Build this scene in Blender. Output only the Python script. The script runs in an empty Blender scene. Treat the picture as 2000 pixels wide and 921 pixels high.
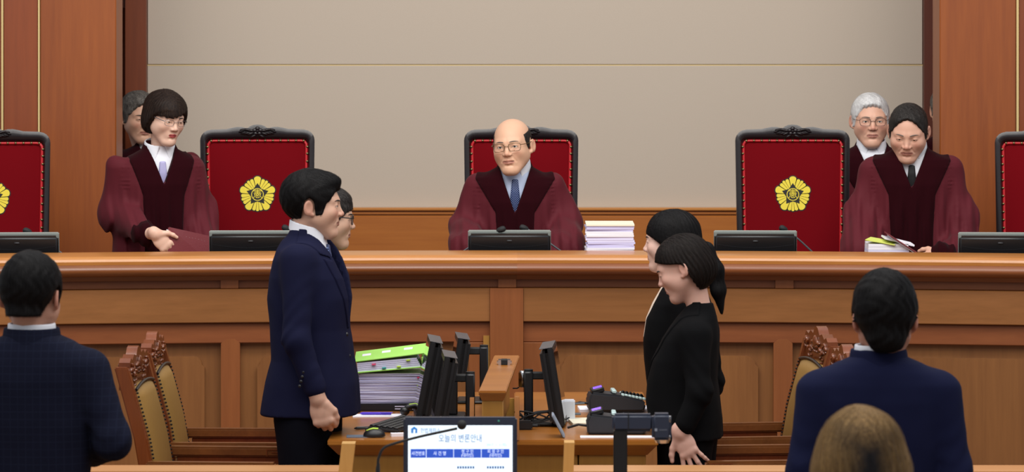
import bpy, bmesh, math, random
import numpy as np
from mathutils import Vector, Matrix, Euler

random.seed(7)
np.random.seed(7)
SC = bpy.context.scene
COL = SC.collection

# ------------------------------------------------------------------ camera
FPX = 8200.0          # focal length in pixels of the 2000 x 921 frame
CAM_Z = 2.53          # camera height; the horizon lies 60 px above the frame
cam_data = bpy.data.cameras.new('camera')
cam_data.sensor_width = 36.0
cam_data.lens = 36.0 * FPX / 2000.0
cam_data.shift_y = -(460.5 + 60.0) / 2000.0
cam_data.clip_end = 200
cam_data.dof.use_dof = True
cam_data.dof.focus_distance = 18.2
cam_data.dof.aperture_fstop = 7.5
cam = bpy.data.objects.new('camera', cam_data)
cam.location = (0, 0, CAM_Z)
cam.rotation_euler = (math.pi / 2, 0, 0)
COL.objects.link(cam)
SC.camera = cam

# ------------------------------------------------------------------ light
world = bpy.data.worlds.new('world')
SC.world = world
world.use_nodes = True
world.node_tree.nodes['Background'].inputs[0].default_value = (0.92, 0.95, 1.0, 1)
world.node_tree.nodes['Background'].inputs[1].default_value = 0.46

def area(name, loc, size, power, color=(1, .97, .93), target=None):
    l = bpy.data.lights.new(name, 'AREA')
    l.shape = 'RECTANGLE'; l.size, l.size_y = size
    l.energy = power; l.color = color
    o = bpy.data.objects.new(name, l)
    o.location = loc
    if target is not None:
        o.rotation_euler = (Vector(target) - Vector(loc)).to_track_quat('-Z', 'Y').to_euler()
    COL.objects.link(o)
    return o

area('ceiling_light_dais', (0, 16.2, 5.8), (9, 1.4), 330, target=(0, 19.9, 1.4))
area('ceiling_light_well', (0, 13.4, 6.2), (9, 1.6), 260, target=(0, 16.4, 1.0))
area('ceiling_light_gallery', (0, 9.6, 6.2), (9, 1.6), 200, target=(0, 12.6, 1.0))
area('ceiling_light_wall', (0, 20.4, 6.0), (8, .5), 30, target=(0, 21.6, 1.6))

SC.view_settings.view_transform = 'Standard'
SC.view_settings.look = 'None'
SC.view_settings.exposure = 0.0
SC.view_settings.gamma = 1.0
SC.view_settings.use_curve_mapping = False
SC.cycles.use_denoising = True

# ------------------------------------------------------------------ helpers
def at(px, py, d):
    """point of the place seen at pixel (px, py) of the photograph, d metres from the camera"""
    return Vector(((px - 1000.0) * d / FPX, d, CAM_Z - (py + 60.0) * d / FPX))

def lin(c):
    if isinstance(c, str):
        c = c.lstrip('#'); c = [int(c[i:i + 2], 16) / 255 for i in (0, 2, 4)]
    return tuple((v / 12.92 if v <= .04045 else ((v + .055) / 1.055) ** 2.4) for v in c) + (1,)

MATS = {}
def _new(name):
    m = bpy.data.materials.new(name); m.use_nodes = True
    nt = m.node_tree
    MATS[name] = m
    return m, nt, nt.nodes['Principled BSDF']

def node(nt, t, **kw):
    n = nt.nodes.new(t)
    for k, v in kw.items():
        if k.startswith('i_'):
            n.inputs[k[2:].replace('_', ' ')].default_value = v
        else:
            setattr(n, k, v)
    return n

def noise_bump(nt, bsdf, scale, strength, dist=.002, stretch=(1, 1, 1), detail=3):
    tc = node(nt, 'ShaderNodeTexCoord')
    mp = node(nt, 'ShaderNodeMapping'); mp.inputs['Scale'].default_value = stretch
    nt.links.new(tc.outputs['Object'], mp.inputs['Vector'])
    nz = node(nt, 'ShaderNodeTexNoise'); nz.inputs['Scale'].default_value = scale; nz.inputs['Detail'].default_value = detail
    nt.links.new(mp.outputs[0], nz.inputs['Vector'])
    b = node(nt, 'ShaderNodeBump'); b.inputs['Strength'].default_value = strength; b.inputs['Distance'].default_value = dist
    nt.links.new(nz.outputs['Fac'], b.inputs['Height'])
    nt.links.new(b.outputs[0], bsdf.inputs['Normal'])
    return nz

def plain(name, col, rough=.5, metal=0.0, spec=.5, coat=0, sheen=0, bump=None, var=0.0, emit=0):
    m, nt, b = _new(name)
    b.inputs['Base Color'].default_value = lin(col)
    b.inputs['Roughness'].default_value = rough
    b.inputs['Metallic'].default_value = metal
    b.inputs['Specular IOR Level'].default_value = spec
    b.inputs['Coat Weight'].default_value = coat
    if sheen:
        b.inputs['Sheen Weight'].default_value = sheen
        b.inputs['Sheen Roughness'].default_value = .4
    if bump:
        nz = noise_bump(nt, b, *bump)
        if var:
            cr = node(nt, 'ShaderNodeMixRGB', blend_type='MIX')
            c = lin(col)
            cr.inputs[1].default_value = tuple(v * (1 - var) for v in c[:3]) + (1,)
            cr.inputs[2].default_value = tuple(min(1, v * (1 + var)) for v in c[:3]) + (1,)
            nt.links.new(nz.outputs['Fac'], cr.inputs[0])
            nt.links.new(cr.outputs[0], b.inputs['Base Color'])
    if emit:
        b.inputs['Emission Color'].default_value = lin(col)
        b.inputs['Emission Strength'].default_value = emit
    return m

def wood(name, dark, light, axis='x', scale=6.0, rough=.35, coat=.25, rings=True, contrast=1.0):
    """fine long grain running along one axis, with wide soft figure and per-board variation"""
    m, nt, b = _new(name)
    tc = node(nt, 'ShaderNodeTexCoord')
    oi = node(nt, 'ShaderNodeObjectInfo')
    add = node(nt, 'ShaderNodeVectorMath', operation='ADD')
    sc = node(nt, 'ShaderNodeVectorMath', operation='SCALE'); sc.inputs['Scale'].default_value = 13.7
    comb = node(nt, 'ShaderNodeCombineXYZ')
    for k in range(3): nt.links.new(oi.outputs['Random'], comb.inputs[k])
    nt.links.new(comb.outputs[0], sc.inputs[0])
    nt.links.new(tc.outputs['Object'], add.inputs[0]); nt.links.new(sc.outputs[0], add.inputs[1])
    st = {'x': (.06, 1, 1), 'y': (1, .06, 1), 'z': (1, 1, .06)}[axis]
    mp = node(nt, 'ShaderNodeMapping'); mp.inputs['Scale'].default_value = st
    nt.links.new(add.outputs[0], mp.inputs['Vector'])
    n1 = node(nt, 'ShaderNodeTexNoise'); n1.inputs['Scale'].default_value = scale * 14; n1.inputs['Detail'].default_value = 5; n1.inputs['Roughness'].default_value = .65
    n2 = node(nt, 'ShaderNodeTexNoise'); n2.inputs['Scale'].default_value = scale * 1.3; n2.inputs['Detail'].default_value = 3; n2.inputs['Distortion'].default_value = .6
    nt.links.new(mp.outputs[0], n1.inputs['Vector']); nt.links.new(mp.outputs[0], n2.inputs['Vector'])
    mx = node(nt, 'ShaderNodeMath', operation='MULTIPLY_ADD'); mx.inputs[1].default_value = .45
    nt.links.new(n1.outputs['Fac'], mx.inputs[0])
    m2 = node(nt, 'ShaderNodeMath', operation='MULTIPLY_ADD'); m2.inputs[1].default_value = .55; m2.inputs[2].default_value = 0
    nt.links.new(n2.outputs['Fac'], m2.inputs[0]); nt.links.new(m2.outputs[0], mx.inputs[2])
    cr = node(nt, 'ShaderNodeValToRGB')
    cr.color_ramp.elements[0].position = .5 - .22 / contrast; cr.color_ramp.elements[0].color = lin(dark)
    cr.color_ramp.elements[1].position = .5 + .22 / contrast; cr.color_ramp.elements[1].color = lin(light)
    nt.links.new(mx.outputs[0], cr.inputs[0])
    hs = node(nt, 'ShaderNodeHueSaturation')
    mr = node(nt, 'ShaderNodeMapRange'); mr.inputs[3].default_value = .93; mr.inputs[4].default_value = 1.07
    nt.links.new(oi.outputs['Random'], mr.inputs[0]); nt.links.new(mr.outputs[0], hs.inputs['Value'])
    nt.links.new(cr.outputs[0], hs.inputs['Color'])
    nt.links.new(hs.outputs[0], b.inputs['Base Color'])
    b.inputs['Roughness'].default_value = rough
    b.inputs['Coat Weight'].default_value = coat; b.inputs['Coat Roughness'].default_value = .22
    bp = node(nt, 'ShaderNodeBump'); bp.inputs['Strength'].default_value = .08; bp.inputs['Distance'].default_value = .002
    nt.links.new(n1.outputs['Fac'], bp.inputs['Height']); nt.links.new(bp.outputs[0], b.inputs['Normal'])
    return m

# --- shapes into a bmesh
def B(): return bmesh.new()

def box(bm, x0, x1, y0, y1, z0, z1, bev=0.0, seg=1, mat=None):
    r = bmesh.ops.create_cube(bm, size=1.0)
    vs = r['verts']
    for v in vs:
        v.co = Vector((x0 + (v.co.x + .5) * (x1 - x0), y0 + (v.co.y + .5) * (y1 - y0), z0 + (v.co.z + .5) * (z1 - z0)))
    if bev:
        es = list({e for v in vs for e in v.link_edges})
        rr = bmesh.ops.bevel(bm, geom=es, offset=bev, segments=seg, affect='EDGES', clamp_overlap=True)
        vs = list({v for v in rr['verts']} | {v for v in vs if v.is_valid})
    if mat is not None:
        for v in vs: v.co = mat @ v.co
    return vs

def frame_of(a, b):
    a, b = Vector(a), Vector(b)
    z = (b - a).normalized()
    x = z.orthogonal().normalized(); y = z.cross(x)
    return x, y

def tube(bm, pts, r, n=8, caps=True):
    """round tube along a polyline; r is one radius or one per point"""
    pts = [Vector(p) for p in pts]
    rs = r if isinstance(r, (list, tuple)) else [r] * len(pts)
    rings = []
    x = None
    for i, p in enumerate(pts):
        d = (pts[min(i + 1, len(pts) - 1)] - pts[max(i - 1, 0)])
        d = d.normalized() if d.length > 1e-9 else Vector((0, 0, 1))
        if x is None: x = d.orthogonal().normalized()
        x = (x - d * x.dot(d)).normalized(); y = d.cross(x)
        rings.append([bm.verts.new(p + (x * math.cos(t) + y * math.sin(t)) * rs[i]) for t in [2 * math.pi * k / n for k in range(n)]])
    for a, b in zip(rings[:-1], rings[1:]):
        for k in range(n):
            bm.faces.new((a[k], a[(k + 1) % n], b[(k + 1) % n], b[k]))
    if caps:
        bm.faces.new(rings[0][::-1]); bm.faces.new(rings[-1])
    return [v for rg in rings for v in rg]

def closed_tube(bm, pts, r, n=6):
    pts = [Vector(p) for p in pts]; N = len(pts)
    rings = []
    for i, p in enumerate(pts):
        d = (pts[(i + 1) % N] - pts[i - 1]).normalized()
        up = Vector((0, 1, 0)); x = up.cross(d).normalized(); y = d.cross(x)
        rings.append([bm.verts.new(p + (x * math.cos(2 * math.pi * k / n) + y * math.sin(2 * math.pi * k / n)) * r) for k in range(n)])
    for i in range(N):
        a, b = rings[i], rings[(i + 1) % N]
        for k in range(n): bm.faces.new((a[k], a[(k + 1) % n], b[(k + 1) % n], b[k]))

def cyl(bm, a, b, r, n=16, r2=None): return tube(bm, [a, b], [r, r if r2 is None else r2], n)

def ball(bm, c, r, seg=10, rings=8, mat=None):
    m = Matrix.Translation(Vector(c)) @ (mat or Matrix.Identity(4)) @ Matrix.Diagonal(Vector(r if hasattr(r, '__len__') else (r, r, r)).to_4d())
    return bmesh.ops.create_uvsphere(bm, u_segments=seg, v_segments=rings, radius=1.0, matrix=m)['verts']

def prism(bm, poly, y0, y1, plane='xz', mat=None):
    """polygon (u, v) extruded along the third axis from y0 to y1"""
    def P(u, v, t):
        p = {'xz': (u, t, v), 'xy': (u, v, t), 'yz': (t, u, v)}[plane]
        return (mat @ Vector(p)) if mat is not None else Vector(p)
    a = [bm.verts.new(P(u, v, y0)) for u, v in poly]
    b = [bm.verts.new(P(u, v, y1)) for u, v in poly]
    n = len(poly)
    fs = [bm.faces.new(a), bm.faces.new(b[::-1])]
    for i in range(n): fs.append(bm.faces.new((a[i], b[i], b[(i + 1) % n], a[(i + 1) % n])))
    bmesh.ops.recalc_face_normals(bm, faces=fs)
    return a + b

ROOT = {}
def smooth_by_angle(me, ang=40):
    me.polygons.foreach_set('use_smooth', [True] * len(me.polygons))
    try:
        me.set_sharp_from_angle(angle=math.radians(ang))
    except Exception:
        pass

def mesh_obj(name, me, mat, parent=None, world=True, ang=40):
    """link a mesh as ONE object; vertices given in the place's coordinates move into the parent's frame"""
    if mat is not None:
        me.materials.clear(); me.materials.append(MATS[mat] if isinstance(mat, str) else mat)
    o = bpy.data.objects.new(name, me)
    COL.objects.link(o)
    if parent is not None:
        o.parent = parent
        m = ROOT.get(parent.name)
        if m is not None:
            ROOT[o.name] = m
            if world: me.transform(m.inverted())
    if ang: smooth_by_angle(me, ang)
    return o

def obj(name, bm, mat, parent=None, world=True, ang=40):
    me = bpy.data.meshes.new(name)
    bmesh.ops.recalc_face_normals(bm, faces=bm.faces)
    bm.to_mesh(me); bm.free()
    return mesh_obj(name, me, mat, parent, world, ang)

def tag(o, label=None, cat=None, group=None, kind=None):
    if label: o['label'] = label
    if cat: o['category'] = cat
    if group: o['group'] = group
    if kind: o['kind'] = kind
    return o

def thing(name, label, cat, loc=(0, 0, 0), rz=0.0, group=None):
    o = bpy.data.objects.new(name, None); COL.objects.link(o)
    o.empty_display_size = .1
    o.location = loc; o.rotation_euler = (0, 0, rz)
    ROOT[o.name] = Matrix.Translation(Vector(loc)) @ Matrix.Rotation(rz, 4, 'Z')
    return tag(o, label, cat, group)

def dup(root, loc, rz, label=None, group=None):
    """a copy of a thing with copies of its parts and sub-parts"""
    r = root.copy(); COL.objects.link(r); r.location = loc; r.rotation_euler = (0, 0, rz)
    if label: r['label'] = label
    if group: r['group'] = group
    for ch in list(root.children):
        c = ch.copy(); COL.objects.link(c); c.parent = r
        for g in list(ch.children):
            d = g.copy(); COL.objects.link(d); d.parent = c
    return r

def text_mesh(body, size, depth=0.0, align='CENTER'):
    cu = bpy.data.curves.new('lettering', 'FONT')
    cu.body = body; cu.size = size; cu.align_x = align; cu.align_y = 'CENTER'
    cu.extrude = depth; cu.resolution_u = 3
    o = bpy.data.objects.new('lettering', cu); COL.objects.link(o)
    dg = bpy.context.evaluated_depsgraph_get(); dg.update()
    me = bpy.data.meshes.new_from_object(o.evaluated_get(dg), depsgraph=dg)
    bpy.data.objects.remove(o); bpy.data.curves.remove(cu)
    return me

# ------------------------------------------------------------------ materials
plain('wall_cloth', '#bcafa0', .95, spec=.1, bump=(330, .35, .002), var=.09)
wood('bench_wood', '#74481f', '#915e32', 'x', 3.0, .42, .08)
wood('bench_panel', '#693f1b', '#86572b', 'z', 3.0, .45, .06)
wood('bench_red', '#6c3818', '#874d28', 'x', 3.0, .42, .08)
wood('bench_red_v', '#713d19', '#8a5027', 'z', 3.0, .42, .08)
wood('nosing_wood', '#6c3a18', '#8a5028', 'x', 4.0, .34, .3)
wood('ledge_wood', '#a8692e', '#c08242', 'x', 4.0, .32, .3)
wood('pillar_wood', '#773812', '#9c531d', 'z', 2.6, .45, .05, contrast=.9)
wood('pillar_red', '#713214', '#8c441c', 'z', 2.6, .45, .05)
wood('casing_wood', '#642c12', '#7e3c1a', 'z', 2.6, .45, .05)
wood('door_wood', '#4e1e0e', '#642a12', 'z', 3.0, .5, .05)
wood('wainscot_wood', '#965219', '#b46e2b', 'x', 3.0, .42, .1)
wood('desk_wood', '#8c5219', '#ac6e2a', 'x', 4.0, .3, .3)
wood('desk_panel', '#8c6022', '#a57732', 'z', 4.0, .45, .05)
wood('pale_wood', '#b98a46', '#cfa360', 'z', 4.0, .45, .05)
wood('rail_wood', '#ab7544', '#c18d5c', 'x', 4.0, .4, .15)
wood('chair_wood', '#5e2a0f', '#7e401a', 'z', 6.0, .3, .4)
wood('arm_wood', '#5a3216', '#784821', 'x', 6.0, .28, .4)
plain('floor_stuff', '#7a5a40', .7, bump=(60, .2))
plain('carpet', '#6a3a30', .95, bump=(300, .3))
plain('brass_strip', '#cbb27a', .5)
plain('dark_wood', '#170f13', .33, spec=.4, coat=.25, bump=(40, .1))
plain('velvet_red', '#6a030d', .9, spec=.1, bump=(500, .15))
plain('piping_red', '#b4141e', .45)
plain('brass_nail', '#8c7a55', .35, metal=.9)
plain('emblem_yellow', '#e3ce3a', .6)
plain('emblem_black', '#0c0a08', .6)
plain('leather_tan', '#94713a', .5, spec=.4, bump=(120, .15), var=.05)
plain('seat_red', '#8c2030', .8, bump=(200, .4))
plain('black_plastic', '#17181b', .38)
plain('black_matte', '#101114', .7)
plain('dark_grey', '#2d2f33', .45)
plain('grey_edge', '#8d9490', .4)
plain('gunmetal', '#55585e', .35, metal=.4)
plain('steno_body', '#26282e', .55, bump=(400, .2))
plain('steno_key', '#b9d2d2', .4)
plain('chrome', '#c9c9cc', .15, metal=1)
plain('paper', '#e9e6ee', .9, bump=(60, .1))
plain('paper_edge', '#d6d4f0', .9)
plain('paper_edge_2', '#c6c2e4', .9)
plain('paper_cream', '#e8e2cc', .9)
plain('paper_lime', '#d3dc6a', .9)
plain('binder_green', '#9fdc62', .5)
plain('tab_pink', '#e8507a', .5)
plain('tab_teal', '#2a9a90', .5)
plain('tab_lime', '#b6dc40', .5)
plain('tab_red', '#b02040', .5)
plain('folder_maroon', '#743238', .4, bump=(150, .25), coat=.2)
plain('folder_lining', '#2a1216', .6)
plain('foil', '#a37a7e', .4)
plain('pen_purple', '#4a2ac0', .3)
plain('pad_grey', '#5a6270', .8)
plain('white_plastic', '#dfe3ec', .4)
plain('lcd_violet', '#7a4ae0', .3, emit=.5)
plain('screen_white', '#dff0fb', .3, emit=.85)
plain('screen_blue', '#2f56c4', .3, emit=.6)
plain('screen_logo', '#3a7ec8', .3, emit=.6)
plain('screen_text', '#4a6c9c', .3, emit=.5)
plain('screen_faint', '#8fb0cf', .3, emit=.6)
plain('bezel', '#2b3346', .4)
plain('lens_glass', '#0a0c12', .05, coat=1)
plain('badge_grey', '#8f99a8', .5)
plain('badge_green', '#3fa08c', .5)
# ================================================================== the setting
DAIS = 0.40
bm = B(); box(bm, -7, 7, -3, 19.0, -.1, 0); tag(obj('floor', bm, 'floor_stuff'), kind='structure')
bm = B(); box(bm, -4.5, 4.5, 19.26, 24.0, 0, DAIS); tag(obj('floor_dais', bm, 'carpet'), kind='structure')

YW = 22.0
XL, XR = (288 - 1000) * YW / FPX, (1802 - 1000) * YW / FPX
ZJ = CAM_Z - 187 * YW / FPX
ZD = CAM_Z - 464 * YW / FPX
bm = B(); box(bm, XL, XR, YW + .004, YW + .12, DAIS, 4.6)
wall = tag(obj('wall_back', bm, 'brass_strip'), kind='structure')
for z0, z1 in ((ZJ + .003, 4.6), (ZD - .1, ZJ - .003)):
    bm = B(); box(bm, XL, XR, YW, YW + .02, z0, z1, .003); obj('cloth_panel', bm, 'wall_cloth', wall)
# wainscot under the cloth panels
bm = B(); box(bm, XL, XR, YW - .05, YW - .002, DAIS, ZD - .03)
ws = tag(obj('trim_1', bm, 'wainscot_wood'), kind='structure')
bm = B(); box(bm, XL, XR, YW - .075, YW - .002, ZD - .016, ZD, .004); obj('cap_rail', bm, 'ledge_wood', ws)
bm = B(); box(bm, XL, XR, YW - .06, YW - .002, ZD - .034, ZD - .016); obj('cap_rail', bm, 'wainscot_wood', ws)
for a, b in ((XL, XR),):
    bm = B(); box(bm, a + .002, b - .002, YW - .066, YW - .05, DAIS + .1, ZD - .042, .006); obj('panel', bm, 'wainscot_wood', ws)

# wood-lined passages at both ends of the cloth wall
def casing(name, x0, x1, y, z1, mat):
    bm = B(); box(bm, x0, x1, y, y + .25, DAIS, z1); return tag(obj(name, bm, mat), kind='structure')
casing('trim_2', -2.02, XL - .001, 21.93, 4.6, 'casing_wood')
casing('trim_3', XR + .001, 2.42, 21.93, 4.6, 'door_wood')
bm = B(); box(bm, -3.2, -2.03, 22.5, 22.6, DAIS, 4.6); box(bm, -2.6, -2.03, 22.0, 22.5, CAM_Z - 75 * 22 / FPX, 4.6)
tag(obj('wall_left', bm, 'door_wood'), kind='structure')
bm = B(); box(bm, 2.42, 3.6, 22.5, 22.6, DAIS, 4.6); tag(obj('wall_right', bm, 'door_wood'), kind='structure')

YP = 20.75
def upx(px, d=YP): return (px - 1000) * d / FPX
def pillar(name, a, b):
    bm = B(); box(bm, upx(a), upx(b), YP, YP + .34, DAIS, 4.6, .006)
    return tag(obj(name, bm, 'pillar_wood'), kind='structure')
pillar('wall_pillar_left', 78, 227)
pillar('wall_pillar_right', 1835, 1985)
def side_panels(name, spans, strips):
    x0 = min(a for a, b in spans) ; x1 = max(b for a, b in spans)
    bm = B(); box(bm, upx(x0), upx(x1), YP + .05, YP + .3, DAIS, 4.6)
    w = tag(obj(name, bm, 'door_wood'), kind='structure')
    for a, b in spans:
        bm = B(); box(bm, upx(a), upx(b), YP + .012, YP + .05, DAIS, 4.6, .003); obj('panel', bm, 'pillar_red', w)
    for a, b in strips:
        bm = B(); box(bm, upx(a), upx(b), YP + .004, YP + .05, DAIS, 4.6); obj('inlay_strip', bm, 'brass_strip', w)
side_panels('wall_side_left', [(-560, -290), (-280, 2), (6.5, 73.5)], [(2.2, 6), (74, 77.5)])
side_panels('wall_side_right', [(1990.5, 2062), (2068, 2300), (2310, 2560)], [(1985.5, 1990), (2063, 2067)])

# ================================================================== the judges' bench
YB, BX0, BR = 19.1, -.023, 13.6
def bow(x): return -(x - BX0) ** 2 / (2 * BR)
def bz(py): return CAM_Z - (py + 60) * YB / FPX
def bu(px): return (px - 1000) * YB / FPX
def sweep(bm, prof, x0, x1, n=None):
    """closed profile (depth offset, z) carried along the bench's shallow arc"""
    n = n or max(1, int(abs(x1 - x0) / .12))
    rings = []
    for i in range(n + 1):
        x = x0 + (x1 - x0) * i / n
        rings.append([bm.verts.new((x, YB + bow(x) + dy, z)) for dy, z in prof])
    m = len(prof)
    for a, b in zip(rings[:-1], rings[1:]):
        for k in range(m): bm.faces.new((a[k], a[(k + 1) % m], b[(k + 1) % m], b[k]))
    bm.faces.new(rings[0]); bm.faces.new(rings[-1][::-1])
def rect(d0, d1, z0, z1, c=.004):
    return [(d1, z0), (d1, z1), (d0 + c, z1), (d0, z1 - c), (d0, z0 + c), (d0 + c, z0)]

bench = thing('judges_bench', 'long curved wooden judges bench with panelled front and rounded edge', 'bench', (BX0, YB + .3, 0))
def bpart(name, prof, a, b, mat, parent=None):
    bm = B(); sweep(bm, prof, bu(a), bu(b)); return obj(name, bm, mat, parent or bench, ang=30)
E0, E1 = -330, 2310
bpart('core', rect(.05, .12, 0, 1.20), E0, E1, 'bench_panel')
for a, b in ((E0, 1010), (1010, E1)):
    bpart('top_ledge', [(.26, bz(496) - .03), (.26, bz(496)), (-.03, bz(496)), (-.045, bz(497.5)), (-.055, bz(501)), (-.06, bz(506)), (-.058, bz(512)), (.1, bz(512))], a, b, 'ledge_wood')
nose = [(.1, bz(512)), (-.057, bz(512))]
for t in np.linspace(-.25, 1.25, 9):
    a = t * math.pi / 2
    nose.append((-.03 - .048 * math.cos(a), bz(523) - .03 * math.sin(a)))
nose += [(.0, bz(545)), (.1, bz(545))]
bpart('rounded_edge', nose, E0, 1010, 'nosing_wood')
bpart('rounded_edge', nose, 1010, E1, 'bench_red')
bpart('frieze_band', rect(.022, .06, bz(562), bz(538)), E0, E1, 'bench_red')
for a, b in ((-111, -77), (433, 467), (973, 1008), (1513, 1548), (2053, 2088)):
    bpart('frieze_block', rect(.0, .03, bz(562), bz(537)), a, b, 'bench_red_v')
for a, b in ((E0, 956.5), (1022.5, E1)):
    bpart('upper_board', rect(-.012, .06, bz(627.5), bz(562)), a, b, 'bench_wood')
bpart('pilaster', rect(-.022, .06, 0, bz(562)), 957, 1022, 'bench_red_v')
for a, b in ((E0, 956.5), (1022.5, E1)):
    bpart('lower_rail', rect(.012, .06, bz(668), bz(628)), a, b, 'bench_red')
for c in (-89, 451.5, 1528, 2068):
    a, b = c - 18.5, c + 18.5
    bm = B()
    pts = [(bu(a), 0), (bu(b), 0), (bu(b), bz(668)), (bu(c + 8), bz(660)), (bu(c - 8), bz(660)), (bu(a), bz(668))]
    y = YB + bow(bu(c))
    prism(bm, pts, y + .008, y + .06); obj('stile', bm, 'bench_red_v', bench)
for a, b in ((1022.5, 1063), (916, 956.5)):
    bpart('stile', rect(.012, .06, 0, bz(668)), a, b, 'bench_red_v')
bm = B(); box(bm, bu(944), bu(956), YB - .006, YB + .02, bz(722), bz(655)); obj('filler_strip', bm, 'desk_panel', bench)
def raised(a, b):
    bm = B()
    xa, xb, zt, r = bu(a), bu(b), bz(694), .05
    top = [(xa, 0), (xb, 0), (xb, zt - r)]
    for k in range(5):
        t = k / 4 * math.pi / 2
        top.append((xb - .012 - (r - .012) * (1 - math.cos(t)) , zt - r + .012 + (r - .012) * math.sin(t) - .0))
    for k in range(4, -1, -1):
        t = k / 4 * math.pi / 2
        top.append((xa + .012 + (r - .012) * (1 - math.cos(t)), zt - r + .012 + (r - .012) * math.sin(t)))
    top.append((xa, zt - r))
    prism(bm, top, -.0, .03)
    # cut across so the panel can follow the arc
    for x in np.arange(xa + .1, xb, .1):
        g = list(bm.verts) + list(bm.edges) + list(bm.faces)
        bmesh.ops.bisect_plane(bm, geom=g, plane_co=(x, 0, 0), plane_no=(1, 0, 0))
    for v in bm.verts: v.co.y += YB + .024 + bow(v.co.x)
    obj('raised_panel', bm, 'bench_panel', bench, ang=30)
for a, b in ((1096, 1480), (503, 884), (1578, 2030), (-45, 401)): raised(a, b)
bm = B(); sweep(bm, rect(.26, .58, 1.09, 1.12), bu(E0), bu(E1)); obj('work_surface', bm, 'desk_wood', bench)
bm = B(); sweep(bm, rect(.235, .26, .9, bz(496) - .002), bu(E0), bu(E1)); obj('ledge_back', bm, 'bench_wood', bench)
for px in (-300, 250, 720, 1290, 1800, 2280):
    x = bu(px); y = YB + bow(x)
    bm = B(); box(bm, x - .02, x + .02, y + .12, y + .55, DAIS, 1.09); obj('support', bm, 'bench_panel', bench)
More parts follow.
